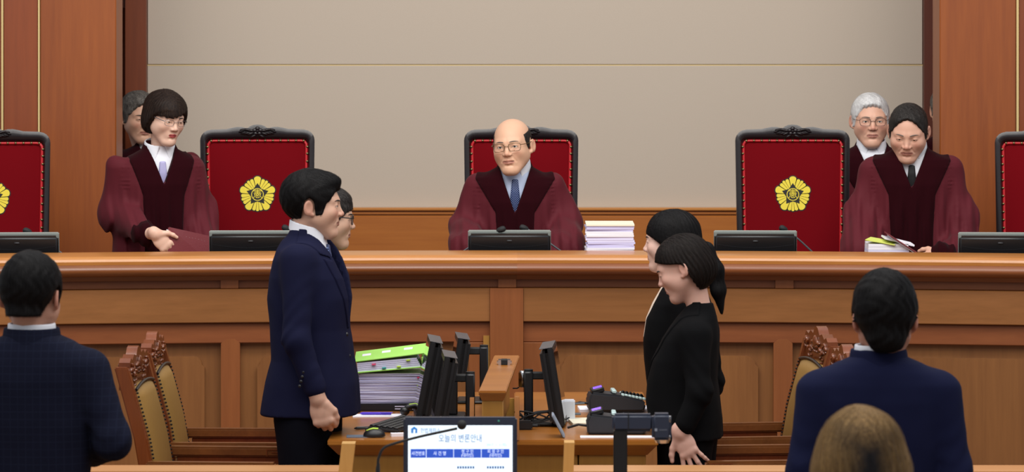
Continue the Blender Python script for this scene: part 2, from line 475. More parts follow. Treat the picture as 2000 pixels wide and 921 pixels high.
# ================================================================== judges' chairs
def judge_chair(name, label, loc, rz):
    t = thing(name, label, 'chair', loc, rz, "judges' high-backed chairs")
    k = 1 / 402.0
    Zt = 1.376                       # top of the crest above the dais
    lean = math.radians(5)
    # back is drawn in (x, z) with the crest at z = 0 and leaned afterwards
    M = Matrix.Translation((0, .0, .45)) @ Matrix.Rotation(-lean, 4, 'X') @ Matrix.Translation((0, 0, Zt - .45))
    W = 112 * k
    def outer():
        top = [(0, 0), (.02, -.002), (.035, -.008), (.047, -.016), (.058, -.0165), (.075, -.012), (.1, -.0115), (.125, -.016), (.15, -.022), (.19, -.0235), (.225, -.0245)]
        r = .052; cx, cz = W - r, -.026 - r
        arc = [(cx + r * math.sin(a), cz + r * math.cos(a)) for a in [math.radians(x) for x in (5, 22, 40, 58, 75, 90)]]
        right = top + arc + [(W - .004, -.35), (W - .012, -.9)]
        return right, [(-x, z) for x, z in right[::-1]][:-1] if False else [(-x, z) for x, z in right[:0:-1]]
    R, L = outer()
    out = R + L
    # inner opening
    w = 99 * k; zt = -.074; r = .022
    def arcp(cx, cz, r, a0, a1, n=5): return [(cx + r * math.cos(math.radians(a0 + (a1 - a0) * i / n)), cz + r * math.sin(math.radians(a0 + (a1 - a0) * i / n))) for i in range(n + 1)]
    inn = [(0, zt)] + arcp(w - r, zt - r, r, 90, 0) + [(w - .004, -.35), (w - .012, -.86), (-w + .012, -.86), (-w + .004, -.35)] + arcp(-w + r, zt - r, r, 180, 90)
    def resample(P, n):
        P = [Vector(p) for p in P]; P.append(P[0]); s = [0]
        for a, b in zip(P[:-1], P[1:]): s.append(s[-1] + (b - a).length)
        o = []
        for i in range(n):
            tt = s[-1] * i / n; j = max(k2 for k2 in range(len(s)) if s[k2] <= tt + 1e-9); j = min(j, len(P) - 2)
            u = (tt - s[j]) / max(1e-9, s[j + 1] - s[j]); o.append(P[j].lerp(P[j + 1], u))
        return o
    # frame: rings of outer and inner points bridged by angle
    bm = B()
    N = 120
    cen = Vector((0, -.45))
    def polar(P, ang):
        d = Vector((math.sin(ang), math.cos(ang))); best = None
        Q = [Vector(p) - cen for p in P]
        for a, b in zip(Q, Q[1:] + Q[:1]):
            e = b - a; den = d.x * e.y - d.y * e.x
            if abs(den) < 1e-12: continue
            tt = (a.x * e.y - a.y * e.x) / den; u = (a.x * d.y - a.y * d.x) / den
            if tt > 0 and -1e-6 <= u <= 1 + 1e-6 and (best is None or tt > best): best = tt
        return cen + d * best
    angs = []
    for p in out + inn:
        v = Vector(p) - cen; angs.append(math.atan2(v.x, v.y))
    angs = sorted(set(round(a, 4) for a in angs))
    prof = [(0.0, -.012), (.012, -.030), (.25, -.034), (.75, -.034), (.93, -.026), (1.0, -.012)]   # across the frame, front relief
    rows = []
    for a in angs:
        po, pi_ = polar(out, a), polar(inn, a)
        ring = [bm.verts.new((po.x, .03, po.y))]
        for u, y in prof:
            q = po.lerp(pi_, u); ring.append(bm.verts.new((q.x, y, q.y)))
        ring.append(bm.verts.new((pi_.x, .03, pi_.y)))
        rows.append(ring)
    for i in range(len(rows)):
        a, b = rows[i], rows[(i + 1) % len(rows)]
        for j in range(len(a)):
            bm.faces.new((a[j], b[j], b[(j + 1) % len(a)], a[(j + 1) % len(a)]))
    bmesh.ops.transform(bm, matrix=M, verts=bm.verts)
    obj('back_frame', bm, 'dark_wood', t, world=False, ang=50)
    # velvet pad, gently domed
    bm = B()
    n = 14
    grid = []
    for i in range(n + 1):
        z = zt - .003 + (-.86 - zt) * i / n
        row = []
        for j in range(n + 1):
            u = -1 + 2 * j / n
            hw = w - .012 * min(1, max(0, (zt - z) / .5)) - .002
            if i == 0: hw -= r * .8
            x = u * hw
            y = -.012 - .016 * (1 - u ** 4) * (1 - (2 * i / n - 1) ** 6)
            row.append(bm.verts.new((x, y, z)))
        grid.append(row)
    for i in range(n):
        for j in range(n): bm.faces.new((grid[i][j], grid[i + 1][j], grid[i + 1][j + 1], grid[i][j + 1]))
    bmesh.ops.transform(bm, matrix=M, verts=bm.verts)
    pad = obj('velvet_pad', bm, 'velvet_red', t, world=False, ang=80)
    bm = B(); box(bm, -w, w, -.004, .028, -.86, zt, 0, mat=M); obj('back_board', bm, 'dark_wood', t, world=False)
    pts = [p for p in resample([(x * (1 - .014), z if z < zt - .001 else z) for x, z in inn], 150)]
    bm = B(); closed_tube(bm, [Vector((p.x * .985, -.016, p.y - .005 if p.y > zt - .03 else p.y)) for p in pts], .0075, 6)
    bmesh.ops.transform(bm, matrix=M, verts=bm.verts); obj('piping', bm, 'piping_red', t, world=False, ang=80)
    bm = B()
    for p in resample(inn, 66):
        ball(bm, (p.x * .985, -.023, p.y - .005 if p.y > zt - .03 else p.y), (.0062, .005, .0062), 8, 5)
    bmesh.ops.transform(bm, matrix=M, verts=bm.verts)
    tag(obj('nail_heads', bm, 'brass_nail', t, world=False), kind='stuff')
    # carved crest: a flower between two sprays of leaves
    bm = B()
    fc = Vector((0, -.034, -.034))
    for a in range(5):
        th = math.radians(90 + 72 * a); c = fc + Vector((math.cos(th) * .015, 0, math.sin(th) * .013))
        ball(bm, c, (.0125, .011, .011), 10, 8)
    ball(bm, fc, (.008, .018, .008), 10, 8)
    for s in (-1, 1):
        for (x, z, a, ln, wd) in ((.036, -.03, 12, .022, .008), (.052, -.026, 4, .024, .008), (.068, -.026, -8, .02, .007), (.034, -.046, -18, .02, .008), (.05, -.044, -12, .024, .007), (.078, -.034, -18, .016, .006), (.066, -.042, -10, .018, .006), (.02, -.058, -30, .016, .007)):
            R4 = Matrix.Rotation(math.radians(-a * s), 4, 'Y')
            ball(bm, (s * x, -.035, z), (ln, .008, wd), 10, 6, R4)
            ball(bm, (s * x, -.041, z), (ln * .85, .005, wd * .28), 8, 5, R4)
    bmesh.ops.transform(bm, matrix=M, verts=bm.verts)
    obj('carved_crest', bm, 'dark_wood', t, world=False, ang=60)
    # emblem: rose of Sharon with a black star, ring and character
    EM = M @ Matrix.Translation((0, -.029, -137 * k)) @ Matrix.Rotation(math.pi / 2, 4, 'X')     # emblem plane: x right, y up, z to the front
    er = .0895
    bm = B()
    def petal_poly(ang, ln, wd, grow=0.0, base=.22):
        P = []
        b = base * er
        n = 8
        tip = ln * er + grow; hw = wd * er + grow
        for i in range(n + 1):
            th = math.pi * i / n
            P.append((math.cos(th) * hw, tip - hw * .75 + math.sin(th) * hw * .75))
        P = [(.25 * wd * er + grow, b)] + P + [(-.25 * wd * er - grow, b)]
        c, s = math.cos(ang), math.sin(ang)
        return [(x * c - y * s, x * s + y * c) for x, y in P]
    petals = []
    for q in range(5):
        a0 = 2 * math.pi * q / 5
        petals.append((a0, 1.0, .205))
        for off, ln, wd in ((18.5, .83, .125), (28.5, .9, .09), (36, .93, .09), (43.5, .9, .09), (53.5, .83, .125)):
            if off == 36 : petals.append((a0 + math.radians(off), .92, .1))
            elif off in (18.5, 53.5): petals.append((a0 + math.radians(off + (4 if off < 36 else -4)), .9, .12))
    for a, ln, wd in petals:
        bm.faces.new([bm.verts.new((x, y, .0)) for x, y in petal_poly(a, ln, wd, .0035, .1)])
    bm.faces.new([bm.verts.new((.5 * er * math.cos(2 * math.pi * i / 24), .5 * er * math.sin(2 * math.pi * i / 24), .0002)) for i in range(24)])
    for f in bm.faces: f.normal_update()
    g = bmesh.ops.extrude_face_region(bm, geom=list(bm.faces))
    bmesh.ops.translate(bm, vec=(0, 0, -.003), verts=[v for v in g['geom'] if isinstance(v, bmesh.types.BMVert)])
    bmesh.ops.transform(bm, matrix=EM, verts=bm.verts)
    em = obj('emblem', bm, 'emblem_black', t, world=False, ang=0)
    tag(em, 'yellow rose emblem with a black star and seal character')
    for i, (a, ln, wd) in enumerate(petals):
        bm = B(); prism(bm, petal_poly(a, ln - .015, wd - (.016 if wd > .15 else .024)), .0004 if wd > .15 else .0002, .0022 if wd > .15 else .0016, 'xy', EM)
        obj('petal', bm, 'emblem_yellow', em, world=False, ang=0)
    bm = B()
    for i in range(5):
        a0 = math.pi / 2 + 2 * math.pi * i / 5
    P = []
    for i in range(10):
        a = math.pi / 2 + math.pi * i / 5; rr = .62 if i % 2 == 0 else .37
        P.append((math.cos(a) * rr * er, math.sin(a) * rr * er))
    prism(bm, P, .0, .0032, 'xy', EM); obj('star', bm, 'emblem_black', em, world=False, ang=0)
    bm = B()
    for i in range(32):
        a, b = 2 * math.pi * i / 32, 2 * math.pi * (i + 1) / 32
        bm.faces.new([bm.verts.new((math.cos(q) * rr * er, math.sin(q) * rr * er, .0038)) for q, rr in ((a, .34), (b, .34), (b, .30), (a, .30))])
    bmesh.ops.remove_doubles(bm, verts=bm.verts, dist=1e-5)
    bmesh.ops.transform(bm, matrix=EM, verts=bm.verts); obj('ring', bm, 'emblem_yellow', em, world=False, ang=0)
    me = text_mesh('憲', .046, .0004)
    me.transform(EM @ Matrix.Translation((0, .0, .0045)))
    mesh_obj('character', me, 'emblem_yellow', em, world=False, ang=0)
    # seat, arms, base (below the bench edge)
    bm = B(); box(bm, -.25, .25, -.5, .0, .40, .52, .04, 3); obj('seat', bm, 'velvet_red', t, world=False)
    for s in (-1, 1):
        bm = B()
        tube(bm, [(s * .27, -.02, .66), (s * .275, -.2, .67), (s * .275, -.42, .66), (s * .27, -.45, .62)], [.022, .024, .026, .02], 8)
        tube(bm, [(s * .27, -.38, .65), (s * .26, -.36, .45)], .018, 8)
        obj('armrest', bm, 'dark_wood', t, world=False)
    bm = B(); cyl(bm, (0, -.25, .08), (0, -.25, .40), .03)
    for i in range(5):
        a = 2 * math.pi * i / 5; tube(bm, [(0, -.25, .1), (.28 * math.cos(a), -.25 + .28 * math.sin(a), .05)], [.028, .016], 8)
        ball(bm, (.28 * math.cos(a), -.25 + .28 * math.sin(a), .03), .03, 8, 6)
    obj('swivel_base', bm, 'dark_wood', t, world=False)
    return t

YC = 20.4
def jc(px, py, d=YC): p = at(px, py, d); return (p.x, d, DAIS)
chairs = []
chairs.append(judge_chair('judge_chair', 'red velvet judge chair between the short-haired woman judge and the young standing man', jc(503, 0), math.radians(4)))
for px, d, rz, lab in ((1018, YC, 0, 'red velvet judge chair the bald judge in the middle sits in'),
                    (1549, YC, -1, 'red velvet judge chair just left of the white-haired judge'),
                    (-16, 20.1, 6, 'red velvet judge chair cut off by the left picture edge'),
                    (2058, 20.1, -5, 'red velvet judge chair cut off by the right picture edge')):
    chairs.append(dup(chairs[0], jc(px, 0, d), math.radians(rz), lab))

# ================================================================== on the bench: monitors, microphones
def bench_monitor(loc, rz, label):
    t = thing('desk_monitor', label, 'monitor', loc, rz, "low monitors on the judges' bench")
    T = Matrix.Translation((0, 0, .05)) @ Matrix.Rotation(math.radians(16), 4, 'X')
    W = .19
    bm = B(); box(bm, -W, W, -.022, .012, -.02, .145, .012, 3, T); obj('back_shell', bm, 'black_plastic', t, world=False)
    bm = B(); box(bm, -W - .002, W + .002, .012, .03, -.03, .152, .004, 2, T); obj('bezel', bm, 'grey_edge', t, world=False)
    bm = B(); box(bm, -W + .015, W - .015, .0295, .0312, -.015, .138, 0, 1, T); obj('screen', bm, 'lens_glass', t, world=False)
    bm = B()
    n = 44
    for i in range(n):
        u = -1 + 2 * i / (n - 1)
        box(bm, u * .17 - .0012, u * .17 + .0012, -.0235, -.021, .098 - .012 * u * u * 0 - .016 * (1 - u * u) , .101 - .016 * (1 - u * u), 0, 1, T)
    tag(obj('vent_dots', bm, 'dark_grey', t, world=False), kind='stuff')
    bm = B(); box(bm, -.012, .012, -.025, -.02, .112, .12, .002, 1, T); obj('badge', bm, 'dark_grey', t, world=False)
    bm = B(); box(bm, -.09, .09, -.06, .09, 0, .012, .004, 2); box(bm, -.04, .04, -.02, .02, .01, .06, .004); obj('stand', bm, 'black_plastic', t, world=False)
    return t
def onb(px, d): return Vector(((px - 1000) * d / FPX, d, 1.12))
MON = None
for px, d, rz, lab in ((995, 19.47, 0, 'low black monitor in front of the bald middle judge'),
                   (490, 19.44, 2, 'low black monitor behind the young man, right of the maroon folder'),
                   (1475, 19.44, -2, 'low black monitor in front of the empty chair right of the paper stack'),
                   (34, 19.3, 4, 'low black monitor on the bench by the left picture edge'),
                   (1953, 19.3, -4, 'low black monitor on the bench by the right picture edge')):
    if MON is None: MON = bench_monitor(onb(px, d), math.radians(rz), lab)
    else: dup(MON, onb(px, d), math.radians(rz), lab)

def bench_mic(head, foot, d, label):
    f = at(foot[0], foot[1], d); h = at(head[0], head[1], d)
    base = Vector((f.x + (f.x - h.x) * .25, d, 1.12))
    t = thing('gooseneck_microphone', label, 'microphone', base, 0, "gooseneck microphones on the judges' bench")
    dirn = (h - f).normalized()
    bm = B(); cyl(bm, base, base + Vector((0, 0, .018)), .03, 16); cyl(bm, base + Vector((0, 0, .018)), base + Vector((0, 0, .026)), .022, 16); obj('base', bm, 'black_matte', t)
    h1 = h - dirn * .01
    h2 = h + Vector((dirn.x * .03 * 1.0, -.004, .008))
    bm = B(); tube(bm, [base + Vector((0, 0, .02)), base.lerp(f, .5) + Vector((0, 0, .012)), f, f.lerp(h, .4) + Vector((0, 0, .004)), f.lerp(h, .75) + Vector((0, 0, .004)), h1], .0042, 8); obj('gooseneck', bm, 'gunmetal', t)
    bm = B(); tube(bm, [h1, h1.lerp(h2, .2), h1.lerp(h2, .55), h1.lerp(h2, .85), h1.lerp(h2, 1.1), h1.lerp(h2, 1.18)], [.007, .012, .0145, .0145, .010, .003], 12); obj('foam_windscreen', bm, 'black_matte', t)
bench_mic((974, 449), (905, 490), 19.45, 'black gooseneck microphone curving in from the left before the middle judge')
bench_mic((1028, 446), (1097, 491), 19.5, 'black gooseneck microphone curving in from the right before the middle judge')
bench_mic((1534, 447), (1588, 493), 19.45, 'black gooseneck microphone in front of the empty chair right of centre')
bench_mic((58, 452), (126, 498), 19.35, 'black gooseneck microphone beside the leftmost bench monitor')
bench_mic((563, 446), (620, 492), 19.45, "black gooseneck microphone behind the young man's neck")

# ================================================================== carved chairs of the clerks
def clerk_chair(name, label, loc, rz, cat='chair', crest=None):
    t = thing(name, label, cat, loc, rz, 'carved wooden armchairs')
    HW = .235
    rec = math.radians(10)
    def back_pt(z): return .25 + (z - .45) * math.tan(rec) + (.03 * max(0, (z - .75)) / .3)
    # stiles
    for s in (-1, 1):
        bm = B()
        pts = [(z, back_pt(z)) for z in (0.0, .2, .45, .6, .75, .9, 1.02)]
        pts[0] = (0.0, .29); pts[1] = (.2, .255)
        ring = []
        for z, y in pts:
            hw = .021 if z < 1 else .023
            ring.append([bm.verts.new((s * HW + a * hw, y + b * .026, z)) for a, b in ((-1, -1), (1, -1), (1, 1), (-1, 1))])
        for a, b in zip(ring[:-1], ring[1:]):
            for q in range(4): bm.faces.new((a[q], a[(q + 1) % 4], b[(q + 1) % 4], b[q]))
        bm.faces.new(ring[0][::-1]); bm.faces.new(ring[-1])
        bmesh.ops.bevel(bm, geom=list(bm.edges), offset=.005, segments=2, affect='EDGES')
        obj('stile', bm, 'chair_wood', t, world=False)
    # carved top rail
    bm = B()
    P = [(-HW + .02, .93), (HW - .02, .93), (HW - .02, 1.035), (.19, 1.05), (.15, 1.04), (.11, 1.058), (.06, 1.05), (.03, 1.075), (0, 1.082), (-.03, 1.075), (-.06, 1.05), (-.11, 1.058), (-.15, 1.04), (-.19, 1.05), (-HW + .02, 1.035)]
    if crest: P = [(-HW + .02, .93), (HW - .02, .93)] + crest
    y = back_pt(.99)
    prism(bm, P, y - .02, y + .022)
    rail = obj('top_rail', bm, 'chair_wood', t, world=False)
    bm = B()
    rnd = random.Random(3)
    for s in (-1, 1):
        for i in range(9):
            u = i / 8; x = s * (.02 + u * .175); z = .992 + .022 * math.sin(u * 9) + .006
            R4 = Matrix.Rotation(rnd.uniform(-.9, .9), 4, 'Y')
            for yy in (y - .022, y + .024):
                ball(bm, (x, yy, z), (.016, .009, .008), 8, 6, R4)
                ball(bm, (x, yy, z - .026 + .01 * math.cos(u * 7)), (.011, .007, .006), 8, 5, R4.inverted())
    for yy in (y - .024, y + .026): ball(bm, (0, yy, 1.02), (.03, .01, .026), 10, 8)
    obj('carving', bm, 'chair_wood', rail, world=False)
    # leather back pad, front and rear
    bm = B()
    n = 10
    def row(z, yo, dome):
        return [bm.verts.new((-(HW - .022) + 2 * (HW - .022) * j / n, back_pt(z) + yo - dome * (1 - (2 * j / n - 1) ** 4), z + (.018 * (1 - (2 * j / n - 1) ** 2) if z > .9 else 0))) for j in range(n + 1)]
    zs = [.5, .58, .66, .74, .82, .9, .925]
    fr = [row(z, -.022, .022 if .5 < z < .925 else .004) for z in zs]
    bk = [row(z, .014, -.006) for z in zs]
    for G in (fr, bk):
        for a, b in zip(G[:-1], G[1:]):
            for j in range(n): bm.faces.new((a[j], a[j + 1], b[j + 1], b[j]))
    for i in range(len(zs) - 1):
        for j in (0, n): bm.faces.new((fr[i][j], fr[i + 1][j], bk[i + 1][j], bk[i][j]))
    for i in (0, len(zs) - 1):
        for j in range(n): bm.faces.new((fr[i][j], fr[i][j + 1], bk[i][j + 1], bk[i][j]))
    obj('back_pad', bm, 'leather_tan', t, world=False, ang=60)
    bm = B()
    tube(bm, [(-(HW - .022) + 2 * (HW - .022) * j / 8, back_pt(.925) - .026, .932 + .018 * (1 - (2 * j / 8 - 1) ** 2)) for j in range(9)], .006, 6)
    obj('back_piping', bm, 'black_plastic', t, world=False)
    bm = B()
    for s in (-1, 1):
        for i in range(30):
            z = .5 + .42 * i / 29; ball(bm, (s * (HW - .022), back_pt(z) - .03, z), .0045, 6, 4)
    tag(obj('nail_heads', bm, 'black_plastic', t, world=False), kind='stuff')
    # arms with key-pattern ends
    for s in (-1, 1):
        bm = B(); box(bm, s * .26 - .026, s * .26 + .026, -.215, .28, .628, .667, .008, 2)
        arm = obj('armrest', bm, 'arm_wood', t, world=False)
        bm = B()
        for o_, (y0, y1, z0, z1) in enumerate(((-.21, -.115, .656, .660), (-.21, -.206, .632, .660), (-.119, -.115, .632, .656), (-.19, -.135, .646, .650), (-.19, -.186, .632, .648))):
            for q in (-1, 1):
                xx = s * .26 + q * .0265
                box(bm, xx - .002, xx + .002, y0, y1, z0, z1)
        obj('key_pattern', bm, 'chair_wood', arm, world=False)
        bm = B(); box(bm, s * .26 - .02, s * .26 + .02, -.21, -.165, 0, .63, .006, 1); obj('leg', bm, 'chair_wood', t, world=False)
        bm = B(); box(bm, s * .26 - .012, s * .26 + .012, -.2, .24, .60, .628, .003); obj('arm_support', bm, 'chair_wood', t, world=False)
    bm = B(); box(bm, -.25, .25, -.25, .25, .40, .45, .005); obj('seat_frame', bm, 'chair_wood', t, world=False)
    bm = B(); box(bm, -.225, .225, -.245, .225, .44, .50, .025, 3); obj('seat', bm, 'seat_red', t, world=False)
    return t
def cl(px, d): return Vector(((px - 1000) * d / FPX, d, 0))
c0 = clerk_chair('carved_armchair', 'carved armchair with tan leather back, nearer of the two on the left', cl(447, 16.15), math.radians(86))
dup(c0, cl(478, 16.8), math.radians(88), 'carved armchair with tan leather back, nearer the bench on the left')
dup(c0, cl(1429, 17.0), math.radians(-82), 'carved armchair with tan leather back, nearer the bench on the right')
dup(c0, cl(1468, 16.2), math.radians(-85), 'carved armchair on the right, its crest showing over the navy shoulder')
# ================================================================== papers on the bench
def sheets(bm, cx, cy, z0, z1, w, d, n, jit, rz=0, seed=1, tilt=None):
    """a ragged pile: n thin slabs, each a little out of line"""
    rnd = random.Random(seed)
    h = (z1 - z0) / n
    for i in range(n):
        M = Matrix.Translation((cx + rnd.uniform(-jit, jit), cy + rnd.uniform(-jit, jit), z0 + i * h)) @ Matrix.Rotation(rz + rnd.uniform(-.02, .02), 4, 'Z')
        if tilt: M = M @ Matrix.Rotation(tilt * i / n, 4, 'Y')
        box(bm, -w / 2, w / 2, -d / 2, d / 2, h * .01, h * rnd.uniform(.93, .99), 0, 1, M)

p0, p1 = at(1144, 493, 19.38), at(1240, 441, 19.38)
t = thing('paper_stack', 'stack of white papers on the bench right of the middle judge', 'papers', ((p0.x + p1.x) / 2, 19.52, 1.12))
hgt = p1.z - 1.12
n = 9
for i in range(n):
    bm = B(); z0 = 1.12 + hgt * i / n
    sheets(bm, (p0.x + p1.x) / 2, 19.52, z0, z0 + hgt / n, p1.x - p0.x - .008, .28, 3, .004, 0, i)
    o = obj('sheaf', bm, ('paper_edge', 'paper', 'paper_edge_2')[i % 3], t, ang=0)
bm = B(); box(bm, p0.x + .002, p1.x - .002, 19.375, 19.665, 1.12 + hgt, 1.123 + hgt + .004, 0, 1, None); obj('top_sheet', bm, 'paper_cream', t, ang=0)

# ------------------------------------------------------------------ the clerks' double desk
DZ = .745
DX0, DX1, DY0, DY1 = -.70, .555, 15.93, 17.75
desk = thing('clerk_desk', 'wide orange wooden desk of the court clerks with apron moulding', 'desk', ((DX0 + DX1) / 2, 16.7, 0))
DMID = -.05
for a, b in ((DX0, DMID - .06), (DMID + .06, DX1)):
    bm = B(); box(bm, a, b, DY0, DY1, DZ - .022, DZ, .004, 2); obj('desk_top', bm, 'desk_wood', desk)
bm = B()
for y in (DY0,):
    prof = [(0.0, DZ - .022), (.09, DZ - .065), (.1, DZ - .065), (.1, DZ - .022)]
    a0, a1 = DX0 + .005, DX1 - .005
    P = [(a0, DZ - .022), (a1, DZ - .022), (a1 - .035, DZ - .062), (a0 + .035, DZ - .062)]
    v0 = [bm.verts.new((x, DY0 + .004, z)) for x, z in P[:2]] + [bm.verts.new((x, DY0 + .05, z)) for x, z in P[2:]]
    v1 = [bm.verts.new((x, DY0 + .3, z)) for x, z in P]
    bm.faces.new(v0); bm.faces.new(v1[::-1])
    for q in range(4): bm.faces.new((v0[q], v1[q], v1[(q + 1) % 4], v0[(q + 1) % 4]))
obj('apron_moulding', bm, 'desk_wood', desk)
for a, b in ((DX0 + .09, -.33), (-.325, DMID), (DMID + .005, .25), (.255, DX1 - .045)):
    bm = B(); box(bm, a, b, DY0 + .06, DY0 + .085, .05, DZ - .06, .003); obj('front_panel', bm, 'desk_panel', desk)
for x in (DX0 + .09, DX1 - .07):
    bm = B(); box(bm, x, x + .025, DY0 + .085, DY1 - .05, 0, DZ - .02); obj('side_panel', bm, 'desk_panel', desk)
bm = B(); box(bm, DX0 + .1, DX1 - .05, DY1 - .08, DY1 - .055, 0, DZ - .02); obj('rear_panel', bm, 'desk_panel', desk)

# raised divider running down the middle of the desk
PZ = .95
a0, a1 = Vector((-.0735, 15.75, 0)), Vector((-.021, 17.2, 0))
ax = math.atan2(-(a1.x - a0.x), a1.y - a0.y)
DM = Matrix.Translation(a0) @ Matrix.Rotation(ax, 4, 'Z')
Ld = (a1 - a0).length
div = thing('desk_divider', 'raised wooden divider shelf down the middle of the clerk desk', 'divider', (a0.x, a0.y, 0))
bm = B(); box(bm, -.052, .052, 0, Ld, PZ - .012, PZ, .003, 2, DM); obj('shelf_top', bm, 'desk_wood', div)
bm = B()
v0 = [bm.verts.new(DM @ Vector(p)) for p in ((-.052, .0, PZ - .012), (.052, .0, PZ - .012), (.04, .02, PZ - .04), (-.04, .02, PZ - .04))]
v1 = [bm.verts.new(DM @ Vector(p)) for p in ((-.052, Ld, PZ - .012), (.052, Ld, PZ - .012), (.04, Ld, PZ - .04), (-.04, Ld, PZ - .04))]
bm.faces.new(v0); bm.faces.new(v1[::-1])
for q in range(4): bm.faces.new((v0[q], v1[q], v1[(q + 1) % 4], v0[(q + 1) % 4]))
obj('cove', bm, 'desk_wood', div)
bm = B(); box(bm, -.04, .04, .02, .10, DZ, PZ - .04, .003, 1, DM); obj('end_post', bm, 'desk_panel', div)
bm = B(); box(bm, -.012, .012, .1, Ld - .02, DZ, PZ - .04, 0, 1, DM); obj('spine', bm, 'desk_panel', div)
for s, yy in ((-1, .18), (1, .22)):
    bm = B()
    prism(bm, [(yy - .04, DZ), (yy + .02, DZ), (yy + .02, PZ - .045), (yy + .0, PZ - .045)], s * .085 - .008, s * .085 + .008, 'yz', DM); obj('side_bracket', bm, 'desk_wood', div)
    bm = B(); box(bm, s * .0485 - .0485 + .006, s * .0485 + .0485 - .006, yy + .0, yy + .02, DZ, DZ + .02, 0, 1, DM); obj('bracket_foot', bm, 'desk_wood', div)

# ------------------------------------------------------------------ edge-on monitors
def side_monitor(label, px, py_top, py_bot, d, face, tilt, yaw, w=.46, z_top=None, arm=True):
    """a monitor seen nearly edge-on; face=-1 looks left, +1 looks right"""
    pt, pb = at(px, py_top, d), at(px, py_bot, d)
    H = pt.z - pb.z
    base = Vector((pt.x, d, DZ))
    t = thing('flat_monitor', label, 'monitor', base, 0, 'clerk monitors seen edge-on')
    M = Matrix.Translation((pt.x, d, (pt.z + pb.z) / 2)) @ Matrix.Rotation(yaw, 4, 'Z') @ Matrix.Rotation(tilt, 4, 'Y')
    # local: x = thickness (screen at face side), y = width, z = height
    f = face
    bm = B(); box(bm, min(f * .004, f * .026), max(f * .004, f * .026), -w / 2, w / 2, -H / 2, H / 2, .004, 2, M); obj('bezel', bm, 'black_plastic', t)
    bm = B()
    vs = box(bm, min(-f * .03, f * .004), max(-f * .03, f * .004), -w / 2 + .012, w / 2 - .012, -H / 2 + .012, H / 2 - .008, .012, 2, M); obj('back_shell', bm, 'black_plastic', t)
    bm = B(); box(bm, min(f * .026, f * .027), max(f * .026, f * .027), -w / 2 + .02, w / 2 - .02, -H / 2 + .025, H / 2 - .02, 0, 1, M); obj('screen', bm, 'lens_glass', t)
    bm = B(); box(bm, -.028, .024, -w / 2 + .004, w / 2 - .004, H / 2 - .001, H / 2 + .001, 0, 1, M); obj('top_edge', bm, 'gunmetal', t)
    if arm:
        xs = pt.x - f * .10
        bm = B(); box(bm, xs - .018, xs + .018, d - .03, d + .03, DZ + .012, (pt.z + pb.z) / 2 + .05, .005, 1); post = obj('post', bm, 'black_plastic', t)
        bm = B(); c = (pt.z + pb.z) / 2 + .035
        box(bm, min(xs, pt.x - f * .02), max(xs, pt.x - f * .02), d - .022, d + .022, c - .016, c + .012, .004); cyl(bm, (xs, d, c + .01), (xs, d, c + .022), .018, 12)
        obj('tilt_arm', bm, 'black_matte', t)
        bm = B(); box(bm, xs - .05, xs + .11 if f > 0 else xs + .05, d - .1, d + .1, DZ, DZ + .012, .005, 1) if f > 0 else box(bm, xs - .11, xs + .05, d - .1, d + .1, DZ, DZ + .012, .005, 1)
        obj('foot', bm, 'black_plastic', t)
side_monitor('edge-on black monitor beside the green-topped paper pile', 836, 660, 814, 16.75, -1, math.radians(11), math.radians(3), .34)
side_monitor('edge-on black monitor in front, lower left of the desk divider', 868, 690, 818, 16.25, -1, math.radians(10), math.radians(3), .30)
side_monitor('edge-on black monitor farthest back, left of the desk divider', 898, 655, 745, 17.35, -1, math.radians(8), math.radians(3), .30)
side_monitor('edge-on black monitor right of the desk divider', 1082, 672, 826, 16.5, 1, math.radians(-9), math.radians(-3), .32)

# ------------------------------------------------------------------ small things on the desk
# chrome clip block on the divider
c = DM @ Vector((0.005, Ld * .72, PZ))
t = thing('desk_clock', 'small chrome and black desk gadget on top of the divider', 'gadget', c)
bm = B(); box(bm, c.x - .03, c.x + .03, c.y - .02, c.y + .03, c.z, c.z + .02, .006, 2); obj('body', bm, 'chrome', t)
bm = B(); box(bm, c.x - .013, c.x + .013, c.y - .024, c.y + .031, c.z, c.z + .0215, .002); obj('clasp', bm, 'black_matte', t)
bm = B(); box(bm, c.x - .024, c.x + .024, c.y - .012, c.y + .022, c.z + .0195, c.z + .0212, 0); obj('inset', bm, 'dark_grey', t)
# steel cup hanging on the divider's right side
c = at(1021, 738, 16.6)
t = thing('steel_mug', 'shiny steel cup hooked on the right side of the divider', 'cup', (c.x, c.y, c.z - .04))
bm = B(); tube(bm, [c + Vector((.0, 0, -.035)), c + Vector((0, 0, -.03)), c + Vector((0, 0, .02)), c + Vector((0, 0, .03))], [.014, .017, .017, .012], 16); obj('cup', bm, 'chrome', t)
bm = B(); tube(bm, [c + Vector((-.015, 0, -.035)), c + Vector((-.022, 0, -.04)), c + Vector((-.04, 0, -.04))], .003, 6); obj('hook', bm, 'black_matte', t)

